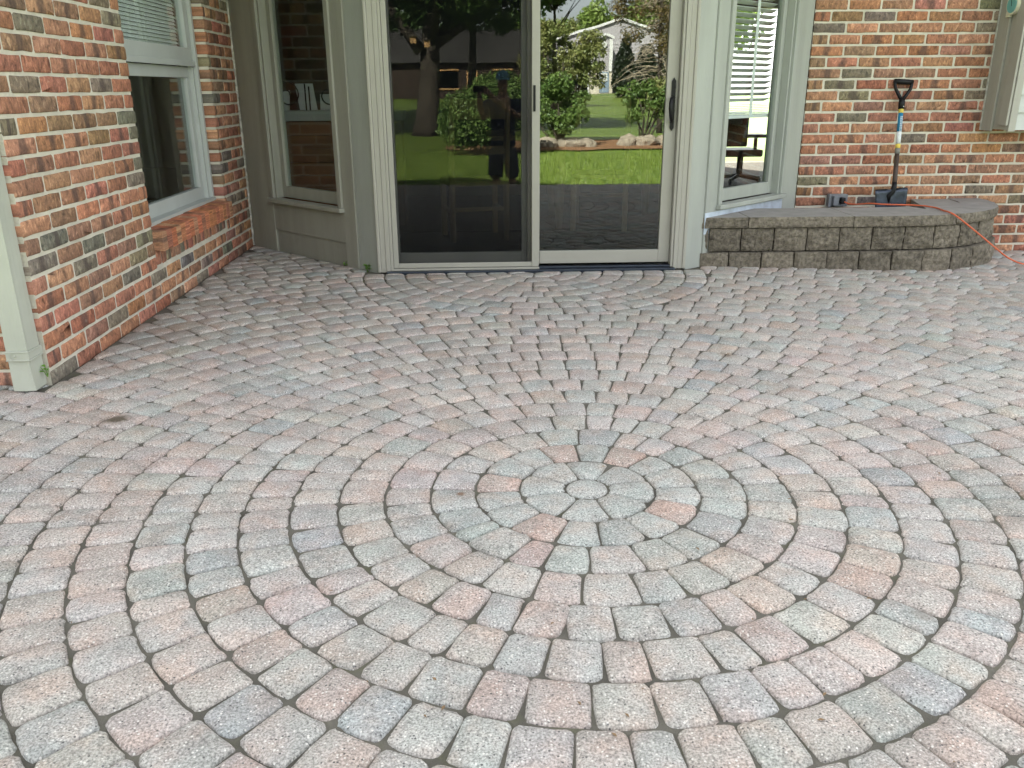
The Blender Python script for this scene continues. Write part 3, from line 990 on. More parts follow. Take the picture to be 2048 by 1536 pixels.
hb.add([(1.158, 5.2895, .86), (1.182, 5.2895, .86), (1.17, 5.2895, .842), (1.158, 5.280, .86), (1.182, 5.280, .86), (1.17, 5.280, .842)], [(4, 3, 5), (0, 1, 2), (0, 2, 5, 3), (1, 4, 5, 2)])
hp = hb.build("handle_plate", M_BLACK, op)
hb = MB(); hb.tube([(1.166, 5.281, 1.035), (1.155, 5.255, 1.03), (1.148, 5.238, 1.01), (1.147, 5.236, .975), (1.152, 5.238, .93), (1.160, 5.255, .905), (1.167, 5.281, .898)], [.009, .010, .011, .0115, .011, .010, .009], 8)
hb.build("handle_grip", M_BLACK, hp, True)

# --- rest of the house mass: upper storey, roof, other walls, inner rooms
mass = MB()
mass.box(2.31, 7.0, RW_Y + .13, RW_Y + .3, -.5, 2.55)
mass.box(LW_X - .3, LW_X - .13, WING_Y + .12, WIN[0] - .01, -.5, 2.55); mass.box(LW_X - .3, LW_X - .13, WIN[1] + .01, 6.6, -.5, 2.55)
mass.box(LW_X - .3, LW_X - .13, WIN[0] - .01, WIN[1] + .01, -.5, .38); mass.box(LW_X - .3, LW_X - .13, WIN[0] - .01, WIN[1] + .01, 2.2, 2.55)
mass.box(-6.7, -6.5, WING_Y, 13, -.5, 2.55); mass.box(6.8, 7.0, RW_Y + .31, 13, -.5, 2.55)
mass.box(-6.5, 3.0, 12.8, 13, -.5, 2.55); mass.box(3.0, 6.0, 12.8, 13, -.5, .02); mass.box(3.0, 6.0, 12.8, 13, 2.15, 2.55); mass.box(6.0, 6.8, 12.8, 13, -.5, 2.55)
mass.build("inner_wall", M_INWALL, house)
mb = MB(); mb.box(-1.84, 2.2, 9.0, 9.1, .03, 2.54); mb.box(2.1, 2.2, 9.1, 12.79, .03, 2.54)  # walls added to keep far window light out of the dining room
mb.build("added_partition", M_INWALL, house)
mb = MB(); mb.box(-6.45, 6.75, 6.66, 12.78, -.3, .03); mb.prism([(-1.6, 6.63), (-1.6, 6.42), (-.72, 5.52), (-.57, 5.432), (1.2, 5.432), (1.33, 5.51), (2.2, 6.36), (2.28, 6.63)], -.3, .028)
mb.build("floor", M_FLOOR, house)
mb = MB(); mb.box(-6.7, 7.0, 6.62, 13, 2.552, 2.7); mb.box(-6.7, -1.86, 3.35, 6.61, 2.552, 2.7); mb.build("ceiling", M_CEIL, house)
mb = MB()
mb.box(-6.75, -1.73, 3.16, 3.35, 2.56, 5.5); mb.box(-1.86, -1.70, 3.36, 6.5, 2.56, 5.5); mb.box(-1.69, 7.0, 6.1, 6.3, 2.66, 5.5)
mb.box(-6.75, -6.6, 3.36, 12.8, 2.71, 5.5); mb.box(6.85, 7.0, 6.31, 12.8, 2.71, 5.5); mb.box(-6.6, 6.85, 12.81, 13, 2.71, 5.5)
mb.build("upper_siding", M_SIDING, house)
mb = MB()
mb.add([(-7.2, 5.6, 5.51), (7.5, 5.6, 5.51), (7.5, 9.6, 7.7), (-7.2, 9.6, 7.7), (-7.2, 13.6, 5.51), (7.5, 13.6, 5.51)], [(0, 1, 2, 3), (3, 2, 5, 4), (0, 3, 4), (1, 5, 2), (0, 4, 5, 1)])
mb.add([(-7.2, 2.7, 5.515), (-1.3, 2.7, 5.515), (-4.2, 2.7, 6.9), (-7.2, 9.0, 5.515), (-1.3, 9.0, 5.515), (-4.2, 9.0, 6.9)], [(0, 1, 2), (1, 4, 5, 2), (0, 2, 5, 3), (3, 5, 4), (0, 3, 4, 1)])
mb.build("roof", M_GROOF, house)

mb = MB()
mb.prism([(-2.2, 4.6), (2.6, 4.6), (2.6, 6.09), (-1.69, 6.09), (-1.69, 6.0), (-2.2, 6.0)], 2.655, 2.76) if False else None
mb.prism([(-.95, 4.35), (2.0, 4.35), (2.6, 5.0), (2.6, 6.09), (-.95, 6.09)], 2.655, 2.75)
mb.build("added_bay_eave", M_SIDING, house)  # unseen overhang added to darken the bay and the paving before it
mb = MB(); mb.box(-1.695, -.955, 2.6, 6.05, 2.66, 2.75); mb.box(-6.7, -1.70, 2.75, 3.155, 2.66, 2.75); mb.build("added_wing_eave", M_SIDING, house)  # unseen overhangs added to shade the wing walls and the left patio corner
mb = MB(); mb.box(2.605, 7.0, 5.6, 6.095, 2.66, 2.75); mb.build("added_wall_eave", M_SIDING, house)  # unseen overhang added to shade the right wall

# --- boxed-out siding bay on the right wall
bb = empty("box_bay", (4.2, 5.95, .8), house)
BX0, BY0, BZ0 = 3.615, 5.86, .80
wbox("corner_board", M_SIDETRIM, bb, [(BX0, BX0 + .02, BY0 + .004, 6.148, BZ0, 2.4), (BX0 - .018, BX0 - .001, 6.02, 6.148, BZ0 - .012, 2.4), (BX0 - .018, BX0 - .001, BY0 - .012, BY0 + .085, BZ0 + .03, 2.4)], .004)
wbox("corner_board", M_SIDETRIM, bb, [(BX0 + .001, BX0 + .05, BY0 - .02, BY0 + .002, BZ0 - .01, 2.4)], .004)
z = BZ0
i = 0
while z < 2.35:
    mb = MB(); zz = z
    mb.add([(BX0 + .052, BY0 - .012, zz), (5.2, BY0 - .012, zz), (5.2, BY0 + .002, zz + .118), (BX0 + .052, BY0 + .002, zz + .118),
            (BX0 + .052, BY0 + .02, zz), (5.2, BY0 + .02, zz), (5.2, BY0 + .02, zz + .118), (BX0 + .052, BY0 + .02, zz + .118)],
           [(0, 1, 2, 3), (0, 4, 5, 1), (3, 2, 6, 7), (0, 3, 7, 4), (1, 5, 6, 2)])
    mb.build("siding_board", M_SIDING, bb); z += .115
wbox("underside", M_SIDETRIM, bb, [(BX0 + .022, 5.2, BY0 + .022, 6.145, BZ0 + .01, BZ0 + .03)], 0)
wbox("caulk_joint", M_CAULK, bb, [(BX0 - .024, BX0 - .0185, 6.138, 6.149, BZ0 - .01, 2.4)], 0)

# ------------------------------------------------------------------ downspout
ds = tag(empty("downspout", (-1.765, 3.14, 0)), "cream rectangular downspout with strap at the brick corner", "downspout")
prof = []
X0, X1, Y0, Y1 = -1.812, -1.732, 3.098, 3.186
for a, b, nseg in (((X0, Y0), (X1, Y0), 6), ((X1, Y0), (X1, Y1), 6), ((X1, Y1), (X0, Y1), 2), ((X0, Y1), (X0, Y0), 6)):
    for k in range(nseg):
        f = k / nseg
        x = a[0] + (b[0] - a[0]) * f; y = a[1] + (b[1] - a[1]) * f
        prof.append((x, y))
V, F = [], []
zs = [0.004, .012, .02, .10, .18, .4, .7, 1.0, 1.4, 1.9, 2.5, 5.4]
npf = len(prof)
cx, cy = (X0 + X1) / 2, (Y0 + Y1) / 2
for z in zs:
    for i, (x, y) in enumerate(prof):
        k = 1 + (.015 if z < .1 else 0)
        dx = -.004 * (i % 2) * (1 if z > .02 else 0)
        dent = .004 * mnoise.noise(Vector((x * 20, y * 20, z * 9)))
        V.append((cx + (x - cx) * (k + dx * 3) + dent, cy + (y - cy) * (k + dx * 3) + dent, z))
F = [(j * npf + i, j * npf + (i + 1) % npf, (j + 1) * npf + (i + 1) % npf, (j + 1) * npf + i) for j in range(len(zs) - 1) for i in range(npf)]
F.append(tuple(range((len(zs) - 1) * npf, len(zs) * npf)))
mk("pipe", V, F, M_SPOUT, ds, False)
mb = MB()
for z in (.125, .158):
    mb.box(X0 - .004, X1 + .004, Y0 - .0075, Y0 - .001, z, z + .006, bev=.002); mb.box(X1 + .001, X1 + .0075, Y0 - .004, Y1 + .004, z, z + .006, bev=.002)
mb.box(X0 - .003, X1 + .003, Y0 - .004, Y0 - .0008, .1312, .1578); mb.box(X1 + .0008, X1 + .004, Y0 - .0035, Y1 + .01, .1312, .1578)
mb.add([(X0 + .005, Y0 - .0075, .145), (X0 + .02, Y0 - .0075, .163), (X0 + .024, Y0 - .0075, .161), (X0 + .011, Y0 - .0075, .145), (X0 + .024, Y0 - .0075, .129), (X0 + .02, Y0 - .0075, .127)],
       [(0, 3, 2, 1), (0, 5, 4, 3)])
stp = mb.build("strap", M_SPOUT, ds)
mb = MB(); mb.tube([(X0 + .03, Y0 - .0065, .145), (X0 + .03, Y0 - .0095, .145)], [.005, .003], 8); mb.build("rivet", M_SPOUT, stp)

# ------------------------------------------------------------------ planter wall
plt_ = tag(empty("planter_wall", (2.5, 5.5, 0)), "low curved planter wall of split-face concrete blocks with cap stones", "planter")
TOPP = [(1.40, 5.335), (1.72, 5.335), (2.05, 5.325), (2.38, 5.32), (2.70, 5.315), (2.92, 5.33), (3.10, 5.375), (3.28, 5.46), (3.44, 5.575), (3.56, 5.71), (3.64, 5.87), (3.67, 6.02), (3.675, 6.147)]


class Path:
    def __init__(s, pts):
        P = [Vector((x, y, 0)) for x, y in pts]
        # Catmull-Rom resample
        s.p = []
        for i in range(len(P) - 1):
            p0, p1, p2, p3 = P[max(i - 1, 0)], P[i], P[i + 1], P[min(i + 2, len(P) - 1)]
            for k in range(10):
                t = k / 10
                s.p.append(.5 * ((2 * p1) + (-p0 + p2) * t + (2 * p0 - 5 * p1 + 4 * p2 - p3) * t * t + (-p0 + 3 * p1 - 3 * p2 + p3) * t ** 3))
        s.p.append(P[-1])
        s.l = [0]
        for a, b in zip(s.p[:-1], s.p[1:]): s.l.append(s.l[-1] + (b - a).length)
        s.L = s.l[-1]

    def at(s, d):
        d = min(max(d, 0), s.L - 1e-5)
        i = max(0, int(np.searchsorted(s.l, d, side='right')) - 1)
        f = (d - s.l[i]) / (s.l[i + 1] - s.l[i])
        t = (s.p[i + 1] - s.p[i]).normalized()
        return s.p[i].lerp(s.p[i + 1], f), Vector((t.y, -t.x, 0))      # point, outward normal


PATH = Path(TOPP)


def block(name, d0, d1, z0, z1, off, depth, mat, rough, seed, nu=16, nv=10, toprough=False, mat2=None, bow=0.):
    """block following the path, split-face front pushed out in facets"""
    V, F, MI = [], [], []
    for j in range(nv + 1):
        for i in range(nu + 1):
            d = d0 + (d1 - d0) * i / nu; z = z0 + (z1 - z0) * j / nv
            p, n = PATH.at(d)
            e = min(i / nu, 1 - i / nu, .5 * j / nv + .02, .5 - .5 * j / nv + .02)
            k = min(1, e * 9)
            nz = mnoise.fractal(Vector((d * 13 + seed * 7.1, z * 15, seed * 3.3)), .9, 2.1, 4)
            nz += .75 * mnoise.noise(Vector((d * 55, z * 60, seed)))
            V.append(p + n * (off + rough * (k * .9 - .6 + nz * .9)) + Z_ * z)
    a = len(V)
    for j, z in ((0, z0), (1, z1)):
        for i in range(nu + 1):
            d = d0 + (d1 - d0) * i / nu
            p, n = PATH.at(d)
            V.append(p + n * (off - depth) + Z_ * z)
    for j in range(nv):
        for i in range(nu):
            q = j * (nu + 1) + i
            F.append((q, q + 1, q + nu + 2, q + nu + 1)); MI.append(0)
    tr = nv * (nu + 1)
    for i in range(nu):
        F.append((tr + i, tr + i + 1, a + nu + 1 + i + 1, a + nu + 1 + i)); MI.append(1)
        F.append((i + 1, i, a + i, a + i + 1)); MI.append(0)
        F.append((a + i + 1, a + i, a + nu + 1 + i, a + nu + 2 + i)); MI.append(0)
    F.append(tuple([j * (nu + 1) for j in range(nv, -1, -1)] + [a, a + nu + 1])); MI.append(0)
    F.append(tuple([j * (nu + 1) + nu for j in range(nv + 1)] + [a + 2 * nu + 1, a + nu])); MI.append(0)
    o = mk(name, [tuple(v) for v in V], F, [mat, mat2 or mat], plt_)
    o.data.polygons.foreach_set("material_index", MI)
    return o


sd = 0
edges_ = [0.008, .066]
while edges_[-1] < PATH.L - .14: edges_.append(edges_[-1] + .213)
edges_.append(PATH.L - .004)
for a, b in zip(edges_[:-1], edges_[1:]):
    sd += 1; block("wall_block", a + .0045, b - .0045, .086, .231, -.012, .10, M_BLOCK, .013, sd)
edges_ = [0.008, .20]
while edges_[-1] < PATH.L - .14: edges_.append(edges_[-1] + .213)
edges_.append(PATH.L - .004)
for a, b in zip(edges_[:-1], edges_[1:]):
    sd += 1; block("wall_block", a + .0045, b - .0045, -.14, .078, .018, .12, M_BLOCK, .013, sd)
# cap stones
for a, b, dep in ((.01, .31, .33), (.316, .99, .42), (.994, 1.70, .42), (1.704, 2.02, .45), (2.024, 2.30, .45), (2.304, PATH.L - .004, .42)):
    sd += 1; block("cap_stone", a, b, .238, .305, .006, dep if a < 1.6 else .24, M_BLOCK, .008, sd, nu=max(8, int((b - a) / .03)), nv=5, mat2=M_CAP)
mb = MB(); mb.prism([(3.0, 5.56), (3.2, 5.62), (3.40, 5.85), (3.44, 6.14), (3.17, 6.146)], .236, .3035); mb.build("cap_stone", M_CAP, plt_)
mb = MB(); mb.prism([(1.48, 5.42), (2.9, 5.42), (3.3, 5.58), (3.55, 5.95), (3.57, 6.14), (2.33, 6.14), (1.50, 5.42)], -.1, .225); mb.build("soil", M_SOIL, plt_)

# ------------------------------------------------------------------ shovel
sh = tag(empty("shovel", (3.03, 6.0, .1)), "short D-handle shovel with blue label leaning on the brick wall", "shovel")
BOT = Vector((2.94, 5.965, .415)); TOP = Vector((2.972, 6.09, .945))
ax = (TOP - BOT).normalized()


def sp(t): return BOT + (TOP - BOT) * t


mb = MB(); mb.tube([sp(0.0), sp(.12), sp(.42)], [.0165, .0165, .016], 14); mb.build("shaft", M_SHAFT, sh, True)
mb = MB(); mb.tube([sp(.418), sp(.49)], [.0175, .0175], 14); mb.build("ferrule", M_FERRULE, sh, True)
mb = MB(); mb.tube([sp(.49), sp(.545)], [.0168, .0168], 14); mb.build("yellow_band", M_YELLOW, sh, True)
mb = MB(); mb.tube([sp(.545), sp(.70)], [.0165, .0165], 14); mb.build("white_label", M_LABELW, sh, True)
lb = MB(); lb.tube([sp(.70), sp(.935)], [.0165, .0165], 14); lb = lb.build("blue_label", M_LABEL, sh, True)
mb = MB()       # blurred lettering along the label: pale strokes
for i in range(9):
    t0 = .715 + i * .022
    for q in (0, .009):
        p = sp(t0) + Vector((-.004 + q, -.0168, 0))
        mb.box(-.0022, .0022, -.0006, .0006, -.0045, .0045, M=lambda v, p=p: p + Vector((v.x, v.y, v.z)))
mb.build("label_print", M_LABELW, lb)
mb = MB(); mb.tube([sp(.935), sp(1.0)], [.0168, .0168], 14); mb.build("yellow_band", M_YELLOW, sh, True)
side = Vector((1, 0, .0)); side = (side - ax * side.dot(ax)).normalized()
mb = MB()
mb.tube([sp(.985), sp(1.06), sp(1.12)], [.0205, .0215, .019], 12)
D0 = sp(1.10); D1 = D0 + ax * .125
mb.tube([D0 - side * .004, D0 - side * .028 + ax * .035, D0 - side * .052 + ax * .075, D0 - side * .060 + ax * .105, D0 - side * .058 + ax * .125], [.013, .0125, .0115, .011, .013], 10)
mb.tube([D0 + side * .004, D0 + side * .028 + ax * .035, D0 + side * .052 + ax * .075, D0 + side * .060 + ax * .105, D0 + side * .058 + ax * .125], [.013, .0125, .0115, .011, .013], 10)
mb.tube([D1 - side * .066, D1 - side * .02, D1 + side * .02, D1 + side * .066], [.0165, .0175, .0175, .0165], 12)
hd = mb.build("d_grip", M_BLACK, sh, True)
mb = MB(); q = sp(1.02) + Vector((.006, -.021, 0)); mb.tube([q, q + Vector((0, -.002, 0))], [.004, .003], 8); mb.build("rivet", M_LABELW, hd)
# neck and blade
mb = MB(); mb.tube([BOT + ax * .03, BOT, BOT + Vector((-.006, .004, -.035)), BOT + Vector((-.028, .006, -.065)), BOT + Vector((-.022, .004, -.12))], [.017, .018, .02, .019, .006], 12)
mb.build("neck", M_BLACK, sh, True)
V, F = [], []
NU, NV = 14, 10
bc = Vector((2.92, 5.955, .398)); bt = Vector((.06, -.012, -1)).normalized(); bs = Vector((1, 0, .06)).normalized(); bn = bs.cross(bt)
for sgn in (0, 1):
    for j in range(NV + 1):
        for i in range(NU + 1):
            u_ = i / NU * 2 - 1; v_ = j / NV
            wd = .117 * (1 - .10 * v_)
            dep = .016 * (1 - u_ * u_) * (1 - .4 * v_) * 1 + .014 * math.exp(-(u_ * 7) ** 2) * -1 * (1 - v_)
            V.append(bc + bs * (u_ * wd) + bt * (v_ * .25) + Vector((0, 1, 0)) * dep + Vector((0, .0022 * sgn, 0)))
n1 = (NU + 1) * (NV + 1)
for j in range(NV):
    for i in range(NU):
        q = j * (NU + 1) + i
        F.append((q, q + NU + 1, q + NU + 2, q + 1)); F.append((n1 + q, n1 + q + 1, n1 + q + NU + 2, n1 + q + NU + 1))
for i in range(NU): F.append((i, i + 1, n1 + i + 1, n1 + i))
for j in range(NV):
    a, b = j * (NU + 1), (j + 1) * (NU + 1)
    F.append((a, n1 + a, n1 + b, b)); F.append((a + NU, b + NU, n1 + b + NU, n1 + a + NU))
bl = mk("blade", [tuple(v) for v in V], F, M_STEEL, sh, True)
mb = MB()
for s0, s1 in ((-.116, -.03), (.03, .116)):
    mb.tube([bc + bs * s0 + Vector((0, .004, .002)), bc + bs * (s0 + s1) / 2 + Vector((0, .012, .002)), bc + bs * s1 + Vector((0, .010, .002))], .004, 6)
mb.build("step_edge", M_BLACK, bl, True)

# ------------------------------------------------------------------ outlet, cord, thermometer
ob = tag(empty("outdoor_outlet", (2.6, 6.14, .26)), "grey weatherproof outlet box low on the brick wall", "outlet")
wbox("box", M_GREYBOX, ob, [(2.535, 2.675, 6.10, 6.149, .262, .350)], .006)
cv = wbox("cover", M_GREYBOX, ob, [(2.530, 2.548, 6.085, 6.10, .258, .354), (2.56, 2.60, 6.07, 6.0995, .272, .342)], .006)
wbox("plug", M_BLACK, ob, [(2.612, 2.645, 6.06, 6.0995, .285, .33)], .008)
pts = [(2.635, 6.058, .302), (2.66, 6.03, .29), (2.70, 5.96, .296), (2.74, 5.88, .311), (2.80, 5.82, .3125), (2.90, 5.785, .3125), (2.98, 5.76, .3125), (3.05, 5.70, .3125), (3.075, 5.60, .3125),
       (3.055, 5.48, .3125), (3.04, 5.38, .315), (3.06, 5.335, .30), (3.14, 5.33, .245), (3.26, 5.35, .165), (3.38, 5.375, .085), (3.50, 5.41, .01), (3.62, 5.46, -.04), (3.72, 5.52, -.062), (3.86, 5.56, -.072), (4.1, 5.5, -.08), (4.5, 5.35, -.09), (5.1, 5.3, -.108)]
pp = Path.__new__(Path)
P3 = [Vector(p) for p in pts]
cr = []
for i in range(len(P3) - 1):
    p0, p1, p2, p3 = P3[max(i - 1, 0)], P3[i], P3[i + 1], P3[min(i + 2, len(P3) - 1)]
    for k in range(6):
        t = k / 6
        cr.append(.5 * ((2 * p1) + (-p0 + p2) * t + (2 * p0 - 5 * p1 + 4 * p2 - p3) * t * t + (-p0 + 3 * p1 - 3 * p2 + p3) * t ** 3))
cr.append(P3[-1])
mb = MB(); mb.tube(cr, .0052, 8)
tag(mb.build("extension_cord", M_CORD, None, True), "orange extension cord trailing over the planter cap from the outlet", "cord")

tm = tag(empty("thermometer", (3.66, 5.83, 1.54)), "round teal dial thermometer with cream rim on the siding corner", "thermometer")
tc_ = Vector((3.58, 5.985, 1.60))
mb = MB(); mb.tube([tc_ + Vector((.022, 0, 0)), tc_ + Vector((-.004, 0, 0))], [.062, .062], 28); mb.build("rim", M_CREAM, tm, False)
mb = MB(); mb.tube([tc_ + Vector((-.0042, 0, 0)), tc_ + Vector((-.007, 0, 0))], [.053, .052], 28); mb.build("dial", M_TEAL, tm, False)
mb = MB(); mb.box(-.0088, -.0074, -.002, .002, -.01, .042, M=lambda v: tc_ + Vector((v.x, v.y + v.z * .3, v.z))); mb.build("pointer", M_BLACK, tm)
mb = MB(); mb.box(3.578, 3.60, tc_.y + .02, tc_.y + .055, 1.525, 1.56); mb.build("bracket", M_CREAM, tm)

# ------------------------------------------------------------------ weeds, debris
def weed(loc, n, size, lab):
    V, F = [], []
    for i in range(n):
        a = rng.random() * 6.28; l = size * rng.uniform(.5, 1); zz = size * rng.uniform(.1, .8)
        d = Vector((math.cos(a), math.sin(a) - .4, .2)).normalized(); s_ = Vector((-d.y, d.x, 0)).normalized()
        c = Vector(loc) + d * l * .4 + Z_ * zz
        b = len(V)
        V += [c - d * l * .35, c - s_ * l * .22 + Z_ * .004, c + d * l * .35, c + s_ * l * .22 + Z_ * .004]
        F += [(b, b + 1, b + 2), (b, b + 2, b + 3)]
    o = empty("weed", loc); tag(o, lab, "weed")
    mk("leaves", [tuple(v) for v in V], F, M_WEED, o)
    mb = MB()
    for i in range(4):
        a = rng.random() * 6.28
        mb.tube([Vector(loc) - Z_ * .012, Vector(loc) + Vector((math.cos(a) * size * .3, math.sin(a) * size * .3 - .01, size * .7))], [.0018, .001], 5)
    mb.build("stem", M_WEED, o)


weed((-.735, 5.318, 0), 26, .05, "small bright green weed at the foot of the bay post")
weed((-.90, 5.475, 0), 10, .034, "tiny weed sprig under the lower siding board")
weed((-1.712, 3.165, .05), 7, .045, "little leafy weed growing beside the downspout foot")
for i, (x, y, a, l) in enumerate(((-.23, 1.085, .5, .10), (2.95, 5.12, .7, .035), (1.05, 3.4, .2, .03))):
    mb = MB()
    d = Vector((math.cos(a), -math.sin(a), 0)); s_ = Vector((-d.y, d.x, 0)); c = Vector((x, y, .004 + ground_dz(x, y)))
    if i == 0:
        mb.tube([c - d * l / 2, c + s_ * .003, c + d * l / 2], [.0016, .0022, .0012], 6)
        tag(mb.build("twig", M_TWIG, None), "thin dry twig lying across two pavers", "twig")
    else:
        mb.add([c - d * l / 2, c - s_ * l * .3 + Z_ * .004, c + d * l / 2 + Z_ * .006, c + s_ * l * .3 + Z_ * .002], [(0, 1, 2), (0, 2, 3)])
        tag(mb.build("dry_leaf", M_DEBRIS, None), ["dry leaf bit at the foot of the curved planter", "dry leaf bit lying on the pavers before the door"][i - 1], "leaf")

# ------------------------------------------------------------------ blinds and furniture behind the glass
bl1 = tag(empty("window_blind", MR(Vector((.56, -.11, .80)))), "white slatted blind hanging in the bay's angled window beside the planter", "blind")
for i in range(28):
    z = 1.01 + i * .037
    mb = MB(); mb.box(.20, .90, -.024, .024, -.0012, .0012, M=lambda v, z=z: MR(Vector((v.x, -.125 + v.y * .92, z + v.z + v.y * .38))))
    mb.build("slat", M_BLIND, bl1)
for i in range(6):
    z = .925 + i * .011
    mb = MB(); mb.box(.20, .90, -.024, .024, -.0012, .0012, M=lambda v, z=z: MR(Vector((v.x, -.125 + v.y, z + v.z)))); mb.build("slat", M_BLIND, bl1)
mb = MB(); mb.box(.20, .90, -.151, -.099, .895, .915, M=MR, bev=.003); mb.build("bottom_rail", M_BLIND, bl1)
mb = MB(); mb.box(.63, .665, -.0985, -.0975, .90, 2.03, M=MR); mb.box(.30, .335, -.0985, -.0975, .90, 2.03, M=MR); mb.build("ladder_tape", M_BLIND, bl1)

bl2 = tag(empty("window_blind", (FX - .09, 5.1, 1.33)), "fine white mini blind behind the upper sash of the wing window", "blind")
for i in range(36):
    z = 1.335 + i * .0208
    mb = MB(); mb.box(-.0125, .0125, wy0 + .07, wy1 - .07, -.0006, .0006, M=lambda v, z=z: Vector((FX - .055 + v.x * .5, v.y, z + v.z - v.x * .8))); mb.build("slat", M_BLIND, bl2)


def chair(loc, rz, lab):
    o = tag(empty("dining_chair", loc), lab, "chair")
    c, s_ = math.cos(rz), math.sin(rz)
    T = lambda v: Vector((loc[0] + v.x * c - v.y * s_, loc[1] + v.x * s_ + v.y * c, loc[2] + v.z))
    def b(n, *bx):
        mb = MB(); mb.box(*bx, M=T, bev=.006); return mb.build(n, M_WOOD, o)
    b("seat", -.22, .22, -.21, .21, .40, .435)
    for x in (-.2, .2):
        b("leg", x - .02, x + .02, .165, .205, 0, .3995)
        mb = MB()
        for k in range(6):
            pass
        mb.tube([T(Vector((x, -.19, 0))), T(Vector((x, -.19, .42))), T(Vector((x, -.215, .72))), T(Vector((x, -.26, 1.0)))], [.02, .024, .022, .018], 8)
        mb.build("leg", M_WOOD, o, True)
    b("back_rail", -.18, .18, -.27, -.235, .86, 1.0)
    b("back_rail", -.18, .18, -.235, -.21, .62, .68)
    b("stretcher", -.18, .18, -.20, -.18, .22, .25); b("stretcher", -.21, -.19, -.17, .165, .2, .23); b("stretcher", .19, .21, -.17, .165, .2, .23)
    return o


chair((-.05, 6.35, .031), R(12), "oak dining chair with its back to the sliding door")
chair((.95, 6.75, .031), R(170), "oak dining chair tucked at the far side of the table")
tb = tag(empty("dining_table", (.75, 7.0, .031)), "oak dining table seen dimly behind the door glass", "table")
wbox("table_top", M_WOOD, tb, [(.05, 1.55, 6.60, 7.6, .72, .755)], .008)
for x in (.62, 1.45):
    for y in (6.72, 7.45):
        mb = MB(); mb.tube([(x, y, .031), (x, y, .35), (x, y, .719)], [.028, .042, .05], 10); mb.build("leg", M_WOOD, tb, True)

oc = tag(empty("office_chair", (3.05, 9.9, .031)), "black office chair silhouetted behind the angled window", "chair")
def obx(n, *b):
    mb = MB(); mb.box(*b, bev=.02); return mb.build(n, M_BLACK, oc)
obx("backrest", 2.72, 3.0, 9.62, 9.70, .46, .79)
obx("seat", 2.74, 3.22, 9.72, 10.2, .34, .42)
obx("armrest", 3.02, 3.26, 9.70, 10.0, .55, .585)
obx("armrest_post", 3.14, 3.17, 9.8, 9.86, .4, .55)
mb = MB(); mb.tube([(3.03, 9.95, .10), (3.03, 9.95, .35)], .035, 10); mb.build("gas_lift", M_BLACK, oc)
for k in range(5):
    a = k * 2 * math.pi / 5 + .3
    e = Vector((3.03 + .28 * math.cos(a), 9.95 + .28 * math.sin(a), .085))
    mb = MB(); mb.tube([(3.03, 9.95, .12), e], [.025, .015], 8); f_ = mb.build("foot", M_BLACK, oc)
    mb = MB(); mb.tube([e + Vector((-.012, 0, -.029)), e + Vector((.012, 0, -.029))], .025, 10); mb.build("caster", M_BLACK, f_)

# shelf with panelled base and iron scroll, seen through the other angled window
cb = tag(empty("panelled_cabinet", (-1.35, 7.1, .031)), "brown panelled cabinet with pale rim behind the bay window near the wing", "cabinet")
for i in range(8):
    z = .031 + i * .1035
    mb = MB(); mb.box(-1.80, -.62, 6.95, 7.2, z, z + .1015, bev=.003); mb.build("panel_board", M_PANEL, cb)
wbox("rim", M_WHITE, cb, [(-1.80, -.60, 6.93, 7.22, .863, .9405)], .004)
wbox("side_post", M_WHITE, cb, [(-1.80, -1.70, 6.94, 7.0, .942, 2.2)], .004)
sc_ = tag(empty("iron_scroll_rack", (-1.3, 7.0, .942)), "black wrought iron scroll rack standing on the cabinet rim", "rack")
mb = MB()
for cx_ in (-1.50, -1.18):
    pts = []
    for k in range(30):
        a = k / 29 * 2.6 * math.pi; r_ = .02 + .085 * k / 29
        pts.append((cx_ + r_ * math.cos(a), 6.98, 1.055 + r_ * math.sin(a)))
    mb.tube(pts, .006, 6)
    mb.tube([(cx_ + .14, 6.98, .942), (cx_ + .14, 6.98, 1.14)], .006, 6); mb.tube([(cx_ - .15, 6.98, .942), (cx_ - .15, 6.98, 1.12)], .006, 6)
mb.build("scrollwork", M_IRON, sc_, True)
for i, (x, h_, a) in enumerate(((-1.58, .15, .1), (-1.36, .2, -.12), (-1.2, .12, .05), (-1.05, .22, -.05))):
    mb = MB(); mb.box(-.07, .07, -.0015, .0015, 0, h_, M=lambda v, x=x, a=a: Vector((x + v.x + v.z * a, 7.06 + v.y + i * .012,   .942 + v.z)))
    tag(mb.build("paper_sheet", M_PAPER), ["short white paper sheet at the cabinet post", "tall tilted white paper sheet behind the scroll", "small white paper sheet leaning inside the rack", "tall white paper sheet at the rack's far end"][i], "paper")

